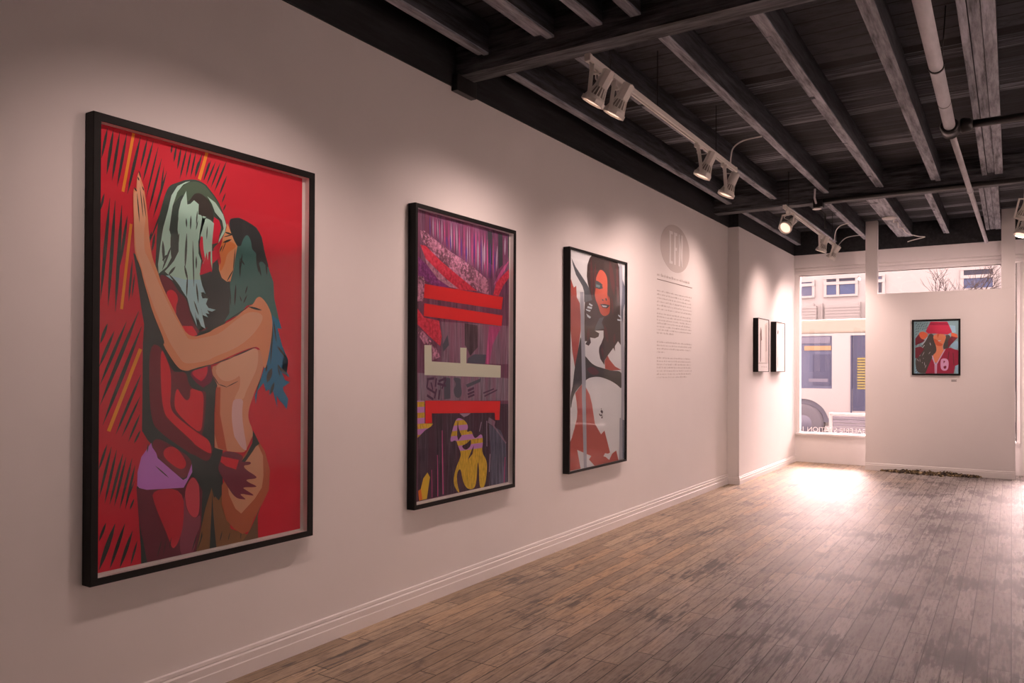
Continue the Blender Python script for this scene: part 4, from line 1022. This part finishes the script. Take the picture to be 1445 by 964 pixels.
for z0_, n__, dz_, last in ((2.265, 6, .0375, 1.0), (2.03, 7, .0335, .45), (1.735, 4, .0345, .2), (1.570, 7, .0335, .85)):
    for i in range(n__): row(z0_ - i * dz_, 7.53, 7.53 + 1.03 * (last if i == n__ - 1 else random.uniform(.95, 1)), .017)
q.build('text_lines', M['vinyltext'], wt)

# ------------------------------------------------------------------ ceiling lamp base with loose cord
lb_ = thing('ceiling_box', (-1.34, 11.15, 3.45), 'round white ceiling box with a loose white cord, above the display wall', 'ceiling fixture')
MB().tube([(-1.34, 11.15, 3.452), (-1.34, 11.15, 3.445), (-1.34, 11.15, 3.432), (-1.34, 11.15, 3.425)], [.085, .09, .085, .06], 24).build('box_cover', M['conduit'], lb_)
conduit(lb_, [(-1.28, 11.14, 3.43), (-1.30, 11.25, 3.40), (-1.27, 11.4, 3.42), (-1.28, 11.6, 3.385), (-1.25, 11.8, 3.40), (-1.22, 12.0, 3.36), (-1.1, 12.15, 3.33), (-1.02, 12.2, 3.32), (-1.16, 12.25, 3.30), (-1.24, 12.28, 3.285)], .007, 'loose_cord')

# ------------------------------------------------------------------ chips swept along the display wall
rnd = random.Random(3)
q = MB()
for i in range(1300):
    s_ = rnd.betavariate(1.5, 1.35)
    x_ = -1.60 + 1.25 * s_
    dens = math.sin(math.pi * min(1, max(0, s_))) ** .6
    y_ = PY - .080 - abs(rnd.gauss(0, .060 * dens + .008))
    z_ = .006 + abs(rnd.gauss(0, .020)) * dens * max(0.1, 1 - (PY - .07 - y_) / .18)
    r_ = rnd.uniform(.008, .018)
    ax = Vector((rnd.uniform(-1, 1), rnd.uniform(-1, 1), rnd.uniform(-.5, .5))).normalized(); bx = ax.orthogonal().normalized(); cx = ax.cross(bx)
    q.obox((x_, y_, max(z_, r_ * .62)), ax, bx, cx, r_, r_ * .6, r_ * .3, mi=rnd.choice((0, 0, 0, 1, 1, 2)))
chips = q.build('debris_pile', [mat('dark_brown_chip', (.035, .022, .012), .6), mat('olive_brown_chip', (.12, .085, .03), .6), mat('pale_husk', (.42, .33, .2), .6)])
chips['kind'] = 'stuff'
tag(chips, 'low ridge of brown and gold chips swept along the foot of the display wall', 'debris')

# ------------------------------------------------------------------ the street
M['paving'] = wall_mat('pale_paving', (.20, .197, .193), .85)
M['road'] = wall_mat('grey_asphalt', (.10, .10, .10), .9)
M['facade'] = wall_mat('pale_render', (.33, .325, .32), .85)
M['facadeshade'] = wall_mat('pale_panel', (.28, .275, .27), .8)
M['bluepane'] = mat('blue_window_pane', (.035, .06, .14), .3)
M['darkpane'] = mat('dark_window_pane', (.010, .014, .034), .3)
M['greypane'] = mat('curtained_pane', (.065, .08, .14), .4)
M['buswhite'] = mat('white_bus_paint', (.31, .305, .30), .35)
M['buscream'] = mat('cream_bus_roof', (.27, .25, .205), .4)
M['busglass'] = mat('bluish_bus_glass', (.032, .040, .085), .3)
M['busgrey'] = mat('lilac_grey_bus_panel', (.12, .125, .17), .4)
M['busyellow'] = mat('yellow_slats', (.22, .19, .06), .5)
M['busorange'] = mat('orange_band', (.30, .19, .10), .5)
M['rubber'] = mat('grey_tyre', (.11, .11, .13), .8)
M['bark'] = mat('dark_bark', (.05, .04, .04), .9)
M['benchwhite'] = mat('white_bench_paint', (.30, .295, .29), .5)
M['benchslat'] = mat('lilac_bench_slat', (.13, .125, .15), .5)
struct(MB().box(-16, 14, 13.2, 16.5, -.30, -.06).build('pavement', M['paving']))
struct(MB().box(-16, 14, 16.5, 24.5, -.45, -.18).build('street', M['road']))
struct(MB().box(-16, 14, 24.5, 28.0, -.45, -.06).build('pavement_far', M['paving']))

bd = thing('apartment_building', (-3, 28, 0), 'pale building across the street with blue upper windows', 'building')
MB().box(-16, 12, 28.0, 34, -.1, 5.6).build('facade', M['facade'], bd)
def bwin(x0, x1, z0, z1, xm, panes, tr=.10):
    fr = MB()
    for a in (x0 - .05, x1 - .02, *( [xm - .05] if xm else [])):
        fr.box(a, a + .09, 27.935, 28.0, z0, z1)
    fr.box(x0 - .05, x1 + .07, 27.90, 28.0, z0 - .07, z0); fr.box(x0 - .05, x1 + .07, 27.92, 28.0, z1 - tr - .10, z1 - tr); fr.box(x0 - .05, x1 + .07, 27.92, 28.0, z1, z1 + .06)
    w_ = fr.build('window', M['facade'], bd)
    for a, b, mt in panes:
        MB().box(a, b, 27.965, 27.995, z0, z1 - tr - .1).build('pane', mt, w_)
        MB().box(a, b, 27.965, 27.995, z1 - tr, z1).build('transom_pane', M['darkpane'] if mt is M['bluepane'] else M['greypane'], w_)
bwin(-6.33, -5.74, 4.02, 4.50, None, [(-6.33, -5.74, M['greypane'])], .05)
bwin(-5.33, -4.37, 4.02, 4.56, -4.93, [(-5.33, -4.95, M['bluepane']), (-4.87, -4.37, M['bluepane'])])
bwin(-3.95, -3.55, 4.02, 4.56, None, [(-3.95, -3.60, M['darkpane'])])
bwin(-1.30, -.47, 4.03, 4.60, None, [(-1.30, -.47, M['bluepane'])], .16)
bwin(0.6, 1.6, 4.03, 4.60, 1.1, [(.6, 1.05, M['bluepane']), (1.15, 1.6, M['bluepane'])])
for x0, x1 in ((-6.22, -5.60), (-5.33, -4.25), (-3.9, -2.9)):
    q = MB().box(x0, x1, 27.88, 28.0, 3.20, 3.66, .01)
    for i in range(4): q.box(x0 - .02, x1 + .02, 27.86, 28.0, 3.28 + i * .10, 3.29 + i * .10)
    q.build('balcony_panel', M['facadeshade'], bd)
for x_ in (-5.72, -5.44, -4.25, -4.05): MB().box(x_, x_ + .03, 27.9, 28.0, 3.1, 3.75).build('drain_pipe', M['facadeshade'], bd)

bs = thing('city_bus', (-4, 20, -.18), 'white city bus with dark blue windows passing in the street', 'bus')
bx = MB()
# side shell with a round wheel opening
wx, wz, wr = -4.33, .16, .60
side = [(-9.5, -.0), (-9.5, 1.02), (6.0, 1.02), (6.0, .30), (-3.5, .30)]
arc = [(wx + wr * math.cos(math.radians(t_)), wz + wr * math.sin(math.radians(t_))) for t_ in range(14, 167, 8)]
side = [(-9.5, .30), (-9.5, 1.02), (6.0, 1.02), (6.0, .30)] + [(x_, max(z_, .30)) for x_, z_ in arc]
bx.prism([(x_, 20.0, z_) for x_, z_ in side], (0, .06, 0))
bx.box(-9.5, 6.0, 20.0, 20.06, 2.30, 2.36); bx.box(-3.66, -3.24, 20.0, 20.06, 1.02, 2.30)
bx.box(-9.5, 6.0, 22.3, 22.4, .3, 2.36); bx.box(-9.5, -9.4, 20, 22.4, .3, 2.36); bx.box(5.9, 6.0, 20, 22.4, .3, 2.36)
bx.build('body_shell', M['buswhite'], bs)
MB().box(-9.5, 6.0, 19.99, 22.4, 2.36, 2.70, .05).build('roof', M['buscream'], bs)
MB().box(-9.4, 5.9, 20.1, 22.3, .2, .30).box(-5.1, -3.55, 20.12, 20.5, .30, .98).build('chassis', M['busgrey'], bs)
MB().box(-9.5, -3.66, 20.02, 20.04, 1.02, 2.30).build('side_window', M['greypane'], bs)
MB().box(-3.24, 6.0, 20.02, 20.04, 1.02, 2.30).build('side_window', M['busglass'], bs)
MB().box(-4.10, -3.70, 20.0, 20.02, 1.10, 1.85).build('interior_panel', M['busglass'], bs)
MB().box(-4.3, -3.68, 19.995, 20.02, 1.95, 2.06).build('orange_band', M['busorange'], bs)
MB().box(-4.45, -3.7, 19.995, 20.02, 2.12, 2.28).box(-4.2, -3.75, 19.996, 20.02, 1.18, 1.26).build('window_rail', M['busgrey'], bs)
q = MB()
for i in range(12): q.box(-3.09, -2.6, 19.985, 20.02, 1.02 + i * .064, 1.02 + i * .064 + .042)
q.build('yellow_slats', M['busyellow'], bs)
MB().box(-3.20, -2.5, 19.99, 20.01, .50, 1.02).box(-3.24, -3.21, 19.98, 20.0, .4, 2.3).build('door_panel', M['busglass'], bs)
MB().box(-3.62, 6.0, 19.99, 20.02, .30, .36).build('skirt_rail', M['busgrey'], bs)
q = MB(); q.lathe((wx, 20.02, wz), (0, 1, 0), [(0, .2), (0, .40), (.02, .47), (.25, .47), (.25, .2)], 32); q.build('wheel', M['rubber'], bs)
q = MB(); q.lathe((wx, 20.01, wz), (0, 1, 0), [(0, .001), (0.0, .19), (.03, .22)], 24); q.build('hub_cap', M['busgrey'], bs)

bn = thing('street_bench', (-2.2, 14.5, -.06), 'white slatted bench on the pavement outside the window', 'bench')
q = MB().box(-2.70, -1.30, 14.48, 14.52, .665, .72, .015).box(-2.70, -2.64, 14.48, 14.54, -.06, .70, .01).box(-1.36, -1.30, 14.48, 14.54, -.06, .70, .01)
q.build('bench_frame', M['benchwhite'], bn)
for i in range(7): MB().box(-2.64, -1.36, 14.49, 14.515, .245 + i * .06, .245 + i * .06 + .050, .004).build('back_slat', M['benchslat'], bn)
MB().box(-2.70, -1.30, 14.52, 14.95, .20, .24, .008).box(-2.68, -2.63, 14.88, 14.94, -.06, .20).box(-1.37, -1.32, 14.88, 14.94, -.06, .20).build('seat', M['benchslat'], bn)

# bare street tree in front of the far windows
tr_ = thing('street_tree', (-1.35, 24.0, -.06), 'bare street tree with thin dark branches before the far windows', 'tree')
rt_ = random.Random(11)
q = MB(); q.tube([(-1.35, 24.0, -.06), (-1.33, 24.0, 1.5), (-1.38, 24.0, 2.9)], [.10, .085, .07], 10); q.build('trunk', M['bark'], tr_)
q = MB()
def branch(p, d, L, r, dep):
    pts_ = [Vector(p)]; dd = Vector(d).normalized()
    for i in range(4):
        dd = (dd + Vector((rt_.uniform(-.22, .22), rt_.uniform(-.15, .15), rt_.uniform(-.12, .16)))).normalized()
        pts_.append(pts_[-1] + dd * (L / 4))
    q.tube(pts_, [r * (1 - .17 * i) for i in range(5)], 5)
    if dep:
        for i in range(4):
            s__ = rt_.choice((1, 2, 3, 4))
            branch(pts_[s__], dd + Vector((rt_.uniform(-.9, .9), rt_.uniform(-.4, .4), rt_.uniform(-.5, .7))), L * .62, r * .55, dep - 1)
for d_, L_ in (((-.5, .1, .9), 1.1), ((.5, 0, .75), 1.3), ((.9, -.2, .55), 1.25), ((.1, .2, 1), 1.2), ((.75, .1, .9), 1.4)):
    branch((-1.38, 24.0, 2.85), d_, L_ * .8, .026, 3)
q.build('branches', M['bark'], tr_)
